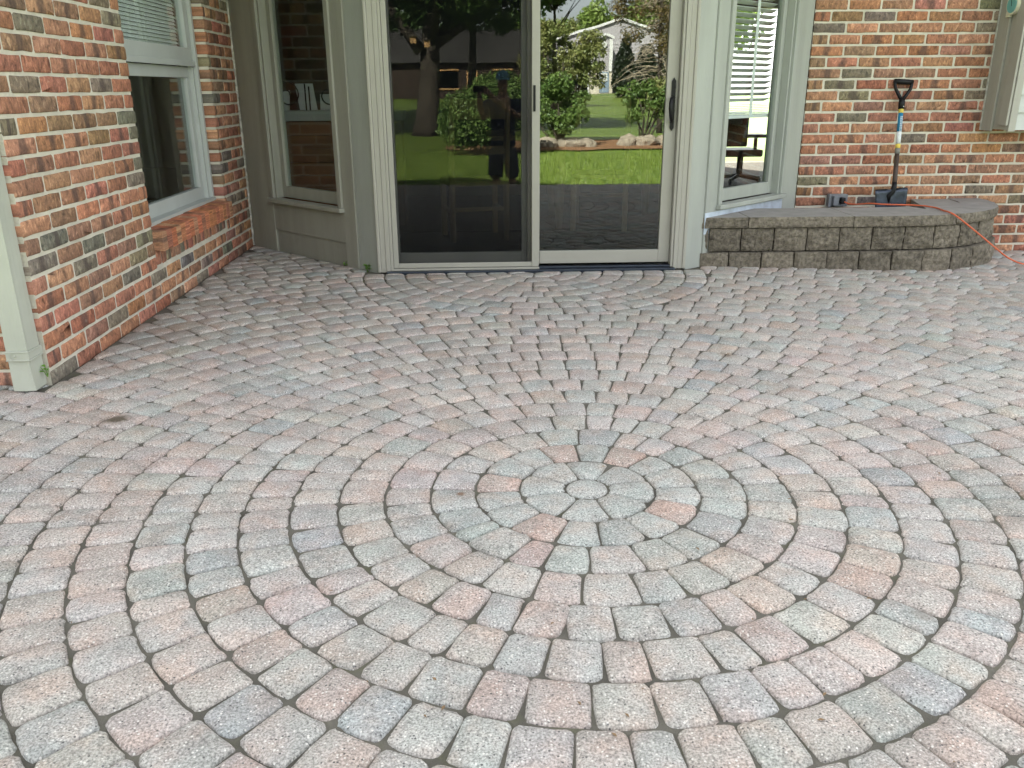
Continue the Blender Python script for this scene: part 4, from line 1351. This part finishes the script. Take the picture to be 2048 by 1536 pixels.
# ------------------------------------------------------------------ the garden that the door glass mirrors
def leaves(name, blobs, n, size, mat, parent, flat=.4, seed=1):
    r_ = np.random.default_rng(seed)
    vol = np.array([b[3] * b[4] * b[5] for b in blobs]) ** .75
    idx = r_.choice(len(blobs), n, p=vol / vol.sum())
    B = np.array(blobs)[idx]
    d = r_.normal(0, 1, (n, 3)); d /= np.linalg.norm(d, axis=1)[:, None]
    rad = r_.random(n) ** .45
    C = B[:, :3] + d * rad[:, None] * B[:, 3:6]
    nrm = r_.normal(0, 1, (n, 3)) + d * .8; nrm[:, 2] += flat; nrm /= np.linalg.norm(nrm, axis=1)[:, None]
    t1 = np.cross(nrm, r_.normal(0, 1, (n, 3))); t1 /= np.linalg.norm(t1, axis=1)[:, None]
    t2 = np.cross(nrm, t1)
    s_ = size * r_.uniform(.6, 1.3, (n, 1))
    V = np.stack([C - t1 * s_, C - t2 * s_ * .5 + nrm * s_ * .15, C + t1 * s_, C + t2 * s_ * .5 + nrm * s_ * .15], 1).reshape(-1, 3)
    F = np.arange(4 * n).reshape(n, 4)
    return mk(name, V, F, mat, parent)


def blobs_in(c, r, n, k, seed):
    q = random.Random(seed); out = []
    for i in range(n):
        a = q.random() * 6.28; z = q.uniform(-1, 1); s_ = math.sqrt(1 - z * z); f = q.uniform(.45, .85)
        e = k * q.uniform(.7, 1.3)
        out.append((c[0] + r[0] * f * s_ * math.cos(a), c[1] + r[1] * f * s_ * math.sin(a), c[2] + r[2] * f * z, r[0] * e, r[1] * e, r[2] * e))
    return out


def tree(name, lab, base, h, crown_c, crown_r, trunk_r, n, size, leafmat, seed, limbs=7, barkmat=None, cat="tree", nb=26, k=.33, group=None):
    o = tag(empty(name, base), lab, cat, group)
    q = random.Random(seed); mb = MB()
    b = Vector(base) - Z_ * .1
    top = Vector(crown_c)
    pts = [b.lerp(top, t) + Vector((q.uniform(-.1, .1), q.uniform(-.1, .1), 0)) * trunk_r * 4 * t for t in (0, .12, .35, .6, .85, 1)]
    mb.tube(pts, [trunk_r * 1.35, trunk_r, trunk_r * .85, trunk_r * .7, trunk_r * .4, trunk_r * .15], 10)
    for i in range(limbs):
        t = q.uniform(.4, .95); s_ = b.lerp(top, t); a = q.random() * 6.28
        e = Vector((crown_c[0] + crown_r[0] * .75 * math.cos(a), crown_c[1] + crown_r[1] * .75 * math.sin(a), crown_c[2] + crown_r[2] * q.uniform(-.5, .6)))
        mid = s_.lerp(e, .5) + Z_ * q.uniform(-.1, .3) * crown_r[2]
        mb.tube([s_, mid, e], [trunk_r * .42, trunk_r * .25, trunk_r * .06], 7)
    mb.build("trunk", barkmat or M_BARK, o, True)
    leaves("crown", blobs_in(crown_c, crown_r, nb, k, seed), n, size, leafmat, o, seed=seed)
    return o


def ty(y): return terr(y)


# mulch bed, stones
mv, mf = [], []
nxm = 50
for i in range(nxm + 1):
    x = -.95 + 10 * i / nxm
    y0 = -12.3 - .05 * x + .35 * math.sin(x * .9) * .5; y1 = -16.5 - .1 * x
    if x < .6: y0 -= 1.6 * (1 - max(0, (x + 3) / 3.6)) ; y1 = y0 - .9 - max(0, (x + 1.5)) * .9
    for j in range(7):
        mv.append((x, y0 + (y1 - y0) * j / 6, LAWN_Z + .05 + .03 * mnoise.noise(Vector((x, j * .7, 0)))))
mf = [(i * 7 + j, (i + 1) * 7 + j, (i + 1) * 7 + j + 1, i * 7 + j + 1) for i in range(nxm) for j in range(6)]
mf = [f[::-1] for f in mf]
tag(mk("mulch_bed", mv, mf, M_MULCH, smooth=True), "brown wood chip mulch bed across the lawn", "mulch bed", kind="structure")


def rock(loc, r, seed, lab):
    bm = bmesh.new(); bmesh.ops.create_icosphere(bm, subdivisions=3, radius=1)
    for v in bm.verts:
        k = 1 + .35 * mnoise.noise(v.co * 1.3 + Vector((seed * 5, 0, 0))) + .1 * mnoise.noise(v.co * 4)
        v.co = Vector((v.co.x * r[0] * k, v.co.y * r[1] * k, v.co.z * r[2] * k)) + Vector(loc)
    bm.verts.index_update()
    o = mk("garden_rock", [tuple(v.co) for v in bm.verts], [[v.index for v in f.verts] for f in bm.faces], M_ROCK)
    bm.free(); tag(o, lab, "rock", "stones along the mulch bed")


rk = "weathered field stone bedded in the mulch among the shrubs"
for i, (x, y, r_) in enumerate(((1.9, -13.6, (.35, .3, .22)), (2.5, -13.7, (.42, .3, .2)), (3.0, -13.8, (.25, .25, .18)), (4.2, -14.0, (.3, .25, .25)), (4.75, -14.1, (.38, .3, .22)), (5.5, -14.3, (.45, .3, .25)), (.45, -11.9, (.16, .14, .1)))):
    rock((x, y, LAWN_Z + .1), r_, i, rk)

ng = 110000
gx = rng.uniform(-4.5, 7.5, ng); gy = -12.6 + 12.7 * rng.random(ng) ** .9
gc = np.stack([gx, gy, np.full(ng, LAWN_Z - .005)], 1)
ga = rng.random(ng) * 6.283; gh = rng.uniform(.03, .075, ng)
gs = np.stack([np.cos(ga), np.sin(ga), np.zeros(ng)], 1) * .006
gl = np.stack([rng.normal(0, .022, ng), rng.normal(0, .022, ng), gh], 1)
GV = np.stack([gc - gs, gc + gs, gc + gl], 1).reshape(-1, 3)
tag(mk("grass", GV, np.arange(3 * ng).reshape(ng, 3), M_LAWN), "short grass blades of the mown lawn", "grass", kind="stuff")
CV, CF = [], []
for i in range(170):
    x = rng.uniform(-1.6, 3.4); y = rng.uniform(1.0, 5.1); a = rng.random() * 6.28; l = rng.uniform(.003, .009)
    c = Vector((x, y, .0035 + ground_dz(x, y))); d = Vector((math.cos(a), math.sin(a), 0)) * l; e = Vector((-d.y, d.x, .15 * l)) * .4
    b = len(CV); CV += [c - d, c - e + Z_ * .002, c + d, c + e + Z_ * .001]; CF += [(b, b + 1, b + 2, b + 3)]
tag(mk("crumbs", [tuple(v) for v in CV], CF, M_DEBRIS), "scattered seed and leaf crumbs on the pavers", "debris", kind="stuff")

# shrubs
def shrub(name, lab, x, y, z0, blobs, n, size, mat, seed, stems=6):
    o = tag(empty(name, (x, y, z0)), lab, "shrub")
    mb = MB(); q = random.Random(seed)
    for i in range(stems):
        b = blobs[i % len(blobs)]
        mb.tube([(x + q.uniform(-.15, .15), y + q.uniform(-.15, .15), z0 - .05), ((x + b[0]) / 2 + q.uniform(-.1, .1), (y + b[1]) / 2, (z0 + b[2]) / 2), (b[0], b[1], b[2] + b[5] * .5)], [.03, .022, .008], 6)
    mb.build("stems", M_BARK, o, True)
    leaves("foliage", blobs, n, size, mat, o, seed=seed)
    return o


shrub("round_bush", "dense rounded green bush on the lawn mirrored in the screened panel", .1, -11.2, LAWN_Z + .05,
      [(-.05, -11.2, .45, 1.0, .9, .75), (.55, -11.3, .75, .85, .85, .78), (-.45, -11.1, .25, .65, .6, .6), (1.0, -11.3, .6, .6, .7, .7), (.2, -11.0, 1.05, .45, .5, .42)], 15000, .055, M_LEAF_B, 3, 8)
shrub("leafy_shrub", "dark leafy shrub in the mulch left of the lawn gap", 2.2, -13.7, LAWN_Z + .05,
      blobs_in((2.15, -13.7, .65), (1.1, .6, .95), 30, .24, 5), 4600, .06, M_LEAF_S, 5)
shrub("autumn_shrub", "tall loose shrub with rusty autumn leaves above the dark one", 2.3, -14.9, LAWN_Z + .05,
      blobs_in((2.3, -14.9, 1.85), (1.55, .8, 1.3), 60, .16, 6), 10000, .05, M_LEAF_A, 6, 12)
shrub("open_shrub", "open woody shrub beside the rocks", 4.75, -14.3, LAWN_Z + .05,
      blobs_in((4.75, -14.3, .75), (1.0, .6, .85), 30, .2, 8), 2800, .055, M_LEAF_S, 8, 9)
shrub("autumn_shrub", "yellowing shrub behind the rocks under the bare-branched tree", 6.3, -16.2, LAWN_Z + .05,
      blobs_in((6.1, -16.2, .95), (1.2, .7, .75), 16, .3, 9), 3600, .065, M_LEAF_A, 9, 8)
# big shade tree left, bare branched tree right, evergreens and trees behind
bt_ = tree("shade_tree", "huge trunked shade tree before the dark brown house", (-1.9, -20, LAWN_Z), 9, (-1.3, -20.6, 5.6), (5.6, 4.4, 3.0), .42, 42000, .10, M_LEAF_O, 11, limbs=10, nb=70, k=.2)
mb = MB(); mb.tube([(-1.95, -20, 2.3), (-2.5, -19.9, 3.1), (-3.6, -19.6, 4.6)], [.22, .17, .1], 9); mb.build("leaning_limb", M_BARK, bt_, True)
tree("added_tall_tree", "added tall tree shading the brown house and far lawn", (-6.0, -29, LAWN_Z + .2), 12, (-5.5, -29, 7.2), (5.2, 4.6, 4.2), .3, 26000, .14, M_LEAF_O, 12, limbs=10, nb=60, k=.22)  # put in to cast shade on the brown house and lawn
tree("added_spreading_tree", "added spreading tree shading the brown house and far lawn", (-.5, -38, terr(-38)), 11, (0, -38, 6.9), (4.6, 4.4, 3.6), .26, 22000, .15, M_LEAF_O, 13, limbs=9, nb=60, k=.22)  # put in for its shade over the house and lawn behind
for i, (x, y) in enumerate(((-8.5, -16.5), (-10.5, -25), (-7.2, -21.5))):  # out-of-view trees added so their shadows darken the mirrored lawn
    tree("added_lawn_tree", "added broad tree, out of view, casting shade on the far lawn", (x, y, LAWN_Z), 9, (x, y, 6.0), (4.2, 4.0, 2.8), .25, 16000, .13, M_LEAF_O, 14 + i, limbs=8, nb=50, k=.23, group="added trees that shade the far lawn")
for i, (x, z) in enumerate(((-2.15, 2.55), (-1.70, 2.42))):
    bh = tag(empty("bird_house", (x, -19.52, z)), ["upper yellow bird house on the big tree trunk", "lower yellow bird house on the big tree trunk"][i], "bird house")
    mb = MB(); mb.box(x - .09, x + .09, -19.56, -19.4, z, z + .22, bev=.005); mb.build("box", M_WOOD, bh)
    mb = MB(); mb.add([(x - .13, -19.58, z + .21), (x + .13, -19.58, z + .21), (x + .13, -19.34, z + .21), (x - .13, -19.34, z + .21), (x, -19.58, z + .33), (x, -19.34, z + .33)], [(0, 3, 5, 4), (1, 4, 5, 2), (0, 4, 1), (3, 2, 5), (0, 1, 2, 3)]); mb.build("roof", M_BARK, bh)

br = tag(empty("bare_branched_tree", (6.35, -20, LAWN_Z)), "tree with pale drooping branches and brown leaves right of the grey house", "tree")
mb = MB(); mb.tube([(6.35, -20, LAWN_Z - .1), (6.3, -20, 1.2), (6.2, -20, 3), (6.2, -20, 5.5)], [.10, .075, .06, .03], 9); mb.build("trunk", M_BARK, br, True)
mb = MB(); q = random.Random(4)
for i in range(110):
    z = q.uniform(1.3, 5.0); a = q.random() * 6.28; l = q.uniform(.8, 2.3) * (1.2 - .12 * z)
    p0 = Vector((6.25, -20, z)); pts = [p0]
    for k in range(1, 6):
        t = k / 5
        pts.append(p0 + Vector((math.cos(a) * l * t, math.sin(a) * l * t, .25 * l * t - .5 * l * t * t)) + Vector((q.uniform(-.06, .06), q.uniform(-.06, .06), q.uniform(-.06, .06))))
    mb.tube(pts, [.022, .017, .013, .010, .007, .004], 5)
    for k in (2, 3, 4):
        e = pts[k] + Vector((q.uniform(-.4, .4), q.uniform(-.4, .4), q.uniform(-.35, .15)))
        mb.tube([pts[k], (pts[k] + e) / 2 + Z_ * .04, e], [.009, .006, .003], 4)
mb.build("branches", M_TWIG, br, True)
leaves("crown", blobs_in((6.15, -20, 3.9), (1.9, 1.6, 1.7), 40, .2, 21), 9500, .05, M_LEAF_BR, br, seed=21)

for i, (x, y, h_, r_) in enumerate(((11.6, -60, 4.6, 1.05), (13.2, -59, 3.9, 1.5), (15.0, -59.5, 3.6, 1.6), (16.8, -60, 4.0, 1.6))):
    o = tag(empty("dark_evergreen", (x, y, ty(y))), "dark clipped evergreen in the hedge by the grey house", "evergreen", "evergreens beside the grey house")
    mb = MB(); mb.tube([(x, y, ty(y) - .1), (x, y, ty(y) + h_ * .8)], [.12, .05], 7); mb.build("trunk", M_BARK, o)
    leaves("crown", [(x, y, ty(y) + h_ * .28, r_, r_, h_ * .32), (x, y, ty(y) + h_ * .55, r_ * .8, r_ * .8, h_ * .3), (x, y, ty(y) + h_ * .8, r_ * .45, r_ * .45, h_ * .24)], 5000, .14, M_LEAF_D, o, seed=40 + i)
bk = [(-30, -78, 12), (-20, -80, 13), (-12, -74, 12), (-4, -82, 13.5), (3, -76, 7.2), (7, -92, 8.0), (13, -95, 9.6), (20, -90, 13), (27, -82, 12), (36, -80, 13), (-40, -76, 13), (46, -82, 13)]
for i, (x, y, h_) in enumerate(bk):
    mt = (M_LEAF_Y, M_LEAF_O)[0 if i in (4, 5, 6, 7, 9) else 1]
    tree("backdrop_tree", "tall leafy tree rising behind the neighbouring houses", (x, y, ty(y)), h_, (x, y, ty(y) + h_ * .58), (4.6, 4.0, h_ * .42), .28, 7000, .26, mt, 60 + i, limbs=6, nb=24, k=.3, group="trees behind the neighbouring houses")
tree("garden_tree", "slender tree whose leafy boughs hang before the sky", (3.0, -24, LAWN_Z + .1), 7, (2.9, -24, 4.9), (1.6, 1.6, 1.1), .09, 3000, .075, M_LEAF_O, 90, limbs=8, nb=20, k=.26)

# grey house across the gardens
NH = tag(empty("grey_house", (13, -77, .6)), "lilac grey sided neighbour house with white gables and blue door", "house")
zb = .62
mb = MB()
mb.add([(6.5, -78, zb), (22, -78, zb), (22, -78, 5.2), (14, -78, 7.35), (6.5, -78, 5.35), (6.5, -90, zb), (22, -90, zb), (22, -90, 5.2), (14, -90, 7.35), (6.5, -90, 5.35)],
       [(1, 0, 4, 3, 2), (5, 6, 7, 8, 9), (0, 5, 9, 4), (6, 1, 2, 7), (4, 9, 8, 3), (3, 8, 7, 2)])
mb.build("main_wall", M_GSIDE, NH)
for i in range(16):
    z = 3.0 + i * .27
    xa = max(6.5, 14 - (7.35 - z) / .267) if z > 5.2 else 6.5
    mb = MB(); mb.add([(xa, -77.94, z), (21.9, -77.94, z), (21.9, -77.99, z + .25), (xa, -77.99, z + .25)], [(0, 3, 2, 1)])
    if z < 5.2: mb.build("siding_board", M_GSIDE, NH)
mb = MB()
mb.add([(8.0, -75.6, zb), (12.9, -75.6, zb), (12.9, -75.6, 5.55), (12.3, -75.6, 5.82), (8.0, -75.6, 4.2), (8.0, -78, zb), (12.9, -78, zb), (12.9, -78, 5.55), (12.3, -78, 5.82), (8.0, -78, 4.2)],
       [(1, 0, 4, 3, 2), (0, 5, 9, 4), (6, 1, 2, 7), (4, 9, 8, 3), (3, 8, 7, 2)])
mb.build("front_wing", M_GSIDE, NH)
for i in range(12):
    z = 2.75 + i * .17
    mb = MB(); xa = 8.0 if z < 4.2 else 8.0 + (z - 4.2) * 2.65
    if xa < 12: mb.box(xa, 12.85, -75.58, -75.54, z, z + .15); mb.build("siding_board", M_GSIDE, NH)
mb = MB(); mb.box(7.9, 12.95, -75.5, -75.45, zb, 2.65); mb.build("cream_base", M_GCREAM, NH)
def fascia(a, b):
    mb = MB(); a = Vector(a); b = Vector(b); d = (b - a); up = Vector((-d.z, 0, d.x)).normalized() * .22
    if up.z < 0: up = -up
    mb.add([a, b, b + up, a + up, a + Y_ * .3, b + Y_ * .3, b + up + Y_ * .3, a + up + Y_ * .3], [(0, 1, 2, 3), (4, 7, 6, 5), (3, 2, 6, 7), (0, 4, 5, 1), (0, 3, 7, 4), (1, 5, 6, 2)])
    mb.build("fascia", M_GWHITE, NH)
fascia((6.2, -78.0, 5.25), (14, -78.0, 7.35)); fascia((14, -78.0, 7.35), (22.2, -78.0, 5.1))
fascia((7.7, -75.5, 4.1), (12.3, -75.5, 5.85)); fascia((12.3, -75.5, 5.85), (13.0, -75.5, 5.5))
mb = MB(); mb.box(12.62, 12.9, -75.44, -75.3, 2.66, 5.5); mb.build("corner_trim", M_GWHITE, NH)
mb = MB(); mb.tube([(12.1, -75.45, 5.05), (12.1, -75.35, 5.05)], [.3, .3], 16); mb.build("round_vent", M_GWHITE, NH)
dr = MB(); dr.box(11.75, 12.62, -75.44, -75.38, zb + .1, 2.6); dr = dr.build("door", M_BLUE, NH)
mb = MB()
for i in range(3):
    for j in range(3):
        mb = MB(); mb.box(11.88 + i * .21, 12.06 + i * .21, -75.37, -75.36, 1.75 + j * .26, 1.98 + j * .26); mb.build("pane", M_GWHITE, dr)
gw = MB(); gw.box(8.55, 10.6, -75.44, -75.40, zb + .1, 2.55); gw = gw.build("glass_door", M_PANE, NH)
mb = MB(); mb.box(8.4, 10.75, -75.44, -75.3, 2.552, 2.7); mb.box(8.4, 8.55, -75.44, -75.3, zb, 2.55); mb.box(10.6, 10.75, -75.44, -75.3, zb, 2.55); mb.box(9.53, 9.63, -75.44, -75.35, zb, 2.55); mb.build("frame", M_GWHITE, gw)

# dark brown house left
BH = tag(empty("brown_house", (-6, -62, .4)), "low dark brown house in tree shade behind the big trunk", "house")
zb = .3
mb = MB(); mb.box(-22, 4.2, -70, -61.8, zb - .4, 3.2); mb.build("wall", M_BHOUSE, BH)
mb = MB(); mb.add([(-22.8, -61.2, 3.1), (5, -61.2, 3.1), (5, -66, 5.9), (-22.8, -66, 5.9), (-22.8, -70.8, 3.1), (5, -70.8, 3.1)], [(0, 1, 2, 3), (3, 2, 5, 4), (0, 3, 4), (1, 5, 2), (0, 4, 5, 1)]); mb.build("roof", M_GROOF, BH)
for i, x in enumerate((-14, -9, -3.2, 1.2)):
    wv = MB(); wv.box(x, x + 1.5, -61.79, -61.7, 1.2, 2.5); wv = wv.build("window", M_PANE, BH)
    mb = MB(); mb.box(x - .1, x + 1.6, -61.79, -61.66, 2.51, 2.62); mb.box(x - .1, x + 1.6, -61.79, -61.66, 1.08, 1.19); mb.build("frame", M_WOOD, wv)
mb = MB(); mb.box(-1.0, -.1, -61.79, -61.72, zb - .1, 2.5); mb.build("door", M_WOOD, BH)

# lawn and trees on the far side of the house, seen through the rooms
for i, (x, y) in enumerate(((2, 40), (10, 44), (18, 40))):
    tree("side_garden_tree", "leafy tree on the sunny side of the house", (x, y, -.05), 8, (x, y, 4.2), (4, 3.5, 3.2), .25, 3500, .25, M_LEAF_Y, 120 + i, nb=18, k=.34, group="trees on the far side of the house")

# ------------------------------------------------------------------ photographer, mirrored in the door
def skin_mesh(name, joints, edges, mat, parent, root=0, sub=2):
    me = bpy.data.meshes.new(name)
    lo = Vector((min(j[0][0] for j in joints), min(j[0][1] for j in joints), min(j[0][2] for j in joints)))
    org = Vector(joints[root][0])
    me.from_pydata([tuple(Vector(j[0]) - org) for j in joints], edges, [])
    me.materials.append(mat)
    o = bpy.data.objects.new(name, me); col.objects.link(o)
    o.location = org - WL[parent]; o.parent = parent; WL[o] = org
    md = o.modifiers.new("skin", 'SKIN'); md.use_smooth_shade = True
    for i, j in enumerate(joints):
        sv = me.skin_vertices[0].data[i]
        r_ = j[1] if hasattr(j[1], '__len__') else (j[1], j[1])
        sv.radius = r_; sv.use_root = (i == root)
    sb = o.modifiers.new("sub", 'SUBSURF'); sb.levels = sub; sb.render_levels = sub
    return o


px, py, fz = .30, -.42, LAWN_Z + .01
person = tag(empty("person", (px, py, fz)), "person in light blue cap, navy shirt and grey shorts holding up a phone", "person")
J = [((px, py, fz + .93), (.13, .10)), ((px, py, fz + 1.15), (.125, .095)), ((px, py, fz + 1.36), (.15, .095)), ((px, py, fz + 1.47), .06), ((px, py + .02, fz + 1.55), .055),
     ((px, py + .03, fz + 1.63), (.075, .092)), ((px, py + .03, fz + 1.72), (.072, .09)),
     ((px - .19, py, fz + 1.40), .052), ((px - .25, py + .10, fz + 1.22), .044), ((px - .30, py + .30, fz + 1.44), .036), ((px - .30, py + .375, fz + 1.56), .028),
     ((px + .19, py, fz + 1.40), .052), ((px + .20, py + .16, fz + 1.24), .044), ((px - .10, py + .32, fz + 1.46), .036), ((px - .20, py + .385, fz + 1.555), .028),
     ((px - .09, py, fz + .86), .085), ((px - .10, py + .01, fz + .5), .056), ((px - .10, py - .02, fz + .09), .038), ((px - .10, py + .12, fz + .04), .036),
     ((px + .09, py, fz + .86), .085), ((px + .11, py + .01, fz + .5), .056), ((px + .11, py - .02, fz + .09), .038), ((px + .12, py + .12, fz + .04), .036)]
Eg = [(0, 1), (1, 2), (2, 3), (3, 4), (4, 5), (5, 6), (2, 7), (7, 8), (8, 9), (9, 10), (2, 11), (11, 12), (12, 13), (13, 14), (0, 15), (15, 16), (16, 17), (17, 18), (0, 19), (19, 20), (20, 21), (21, 22)]
for side_, wj, dx in ((-1, 10, 1), (1, 14, -1)):
    wpos = Vector(J[wj][0])
    for f in range(5):
        b = len(J)
        zz = -.03 + .018 * f
        if f == 4:   # thumb
            J.append((tuple(wpos + Vector((0, -.005, .03))), .011)); J.append((tuple(wpos + Vector((dx * .025, .008, .055))), .009))
            Eg += [(wj, b), (b, b + 1)]
        else:
            l = (.05, .058, .06, .052)[f]
            J.append((tuple(wpos + Vector((0, .022, zz))), .010)); J.append((tuple(wpos + Vector((dx * l * .5, .030, zz + .005))), .009)); J.append((tuple(wpos + Vector((dx * l, .018, zz + .008))), .008))
            Eg += [(wj, b), (b, b + 1), (b + 1, b + 2)]
skin_mesh("body", J, Eg, M_SKIN, person, 0, 1)
skin_mesh("shirt", [((px, py, fz + .84), (.185, .15)), ((px, py, fz + .95), (.175, .14)), ((px, py, fz + 1.15), (.155, .12)), ((px, py, fz + 1.37), (.175, .115)), ((px, py, fz + 1.46), .075),
                    ((px - .20, py, fz + 1.405), .072), ((px - .245, py + .085, fz + 1.25), .066), ((px + .20, py, fz + 1.405), .072), ((px + .202, py + .13, fz + 1.27), .066)],
          [(0, 1), (1, 2), (2, 3), (3, 4), (3, 5), (5, 6), (3, 7), (7, 8)], M_SHIRT, person, 0, 2)
skin_mesh("shorts", [((px, py, fz + .95), (.15, .118)), ((px, py, fz + .85), (.165, .14)), ((px - .095, py, fz + .74), .118), ((px - .105, py + .01, fz + .47), .098), ((px + .095, py, fz + .74), .118), ((px + .115, py + .01, fz + .47), .098)],
          [(0, 1), (1, 2), (2, 3), (1, 4), (4, 5)], M_SHORTS, person, 0, 2)
V, F = [], []
hc = Vector((px, py + .03, fz + 1.70))
for j in range(7):
    ph = j / 6 * math.pi / 2
    for i in range(20):
        a = i / 20 * 2 * math.pi
        V.append((hc.x + .088 * math.cos(ph) * math.cos(a), hc.y + .108 * math.cos(ph) * math.sin(a), hc.z + .105 * math.sin(ph)))
for j in range(6):
    for i in range(20): F.append((j * 20 + i, j * 20 + (i + 1) % 20, (j + 1) * 20 + (i + 1) % 20, (j + 1) * 20 + i))
b = len(V)
for i in range(9):
    a = R(20 + 140 * i / 8)
    V += [(hc.x + .088 * math.cos(a), hc.y + .106 * math.sin(a), hc.z + .004), (hc.x + .088 * math.cos(a), hc.y + .10 + .09 * math.sin(a), hc.z - .012)]
for i in range(8): F.append((b + 2 * i, b + 2 * i + 1, b + 2 * i + 3, b + 2 * i + 2))
mk("cap", V, F, M_CAPCL, person, True)
fm = MB()
for s_ in (-1, 1):
    fm.tube([(px + s_ * .03, py + .122, fz + 1.665), (px + s_ * .03, py + .130, fz + 1.665)], [.011, .007], 8)
fm.build("eyes", M_BLACK, person)
fm = MB(); fm.tube([(px, py + .118, fz + 1.665), (px, py + .142, fz + 1.625), (px, py + .118, fz + 1.615)], [.008, .015, .010], 8); fm.build("nose", M_SKIN, person, True)
fm = MB(); fm.tube([(px - .026, py + .112, fz + 1.585), (px, py + .124, fz + 1.583), (px + .026, py + .112, fz + 1.585)], [.004, .007, .004], 6); fm.build("mouth", M_SHORTS, person, True)
ph = tag(empty("phone", (0, -.02, 1.05)), "black phone held level in both hands", "phone")
mb = MB(); mb.box(-.075, .075, -.016, -.006, 1.052, 1.125, bev=.004); mb.build("case", M_BLACK, ph)

# ------------------------------------------------------------------ render settings
scene.render.engine = 'CYCLES'
scene.cycles.max_bounces = 10
scene.cycles.transparent_max_bounces = 16
scene.cycles.glossy_bounces = 5
scene.cycles.diffuse_bounces = 4
scene.render.resolution_x = 1024
scene.render.resolution_y = 768
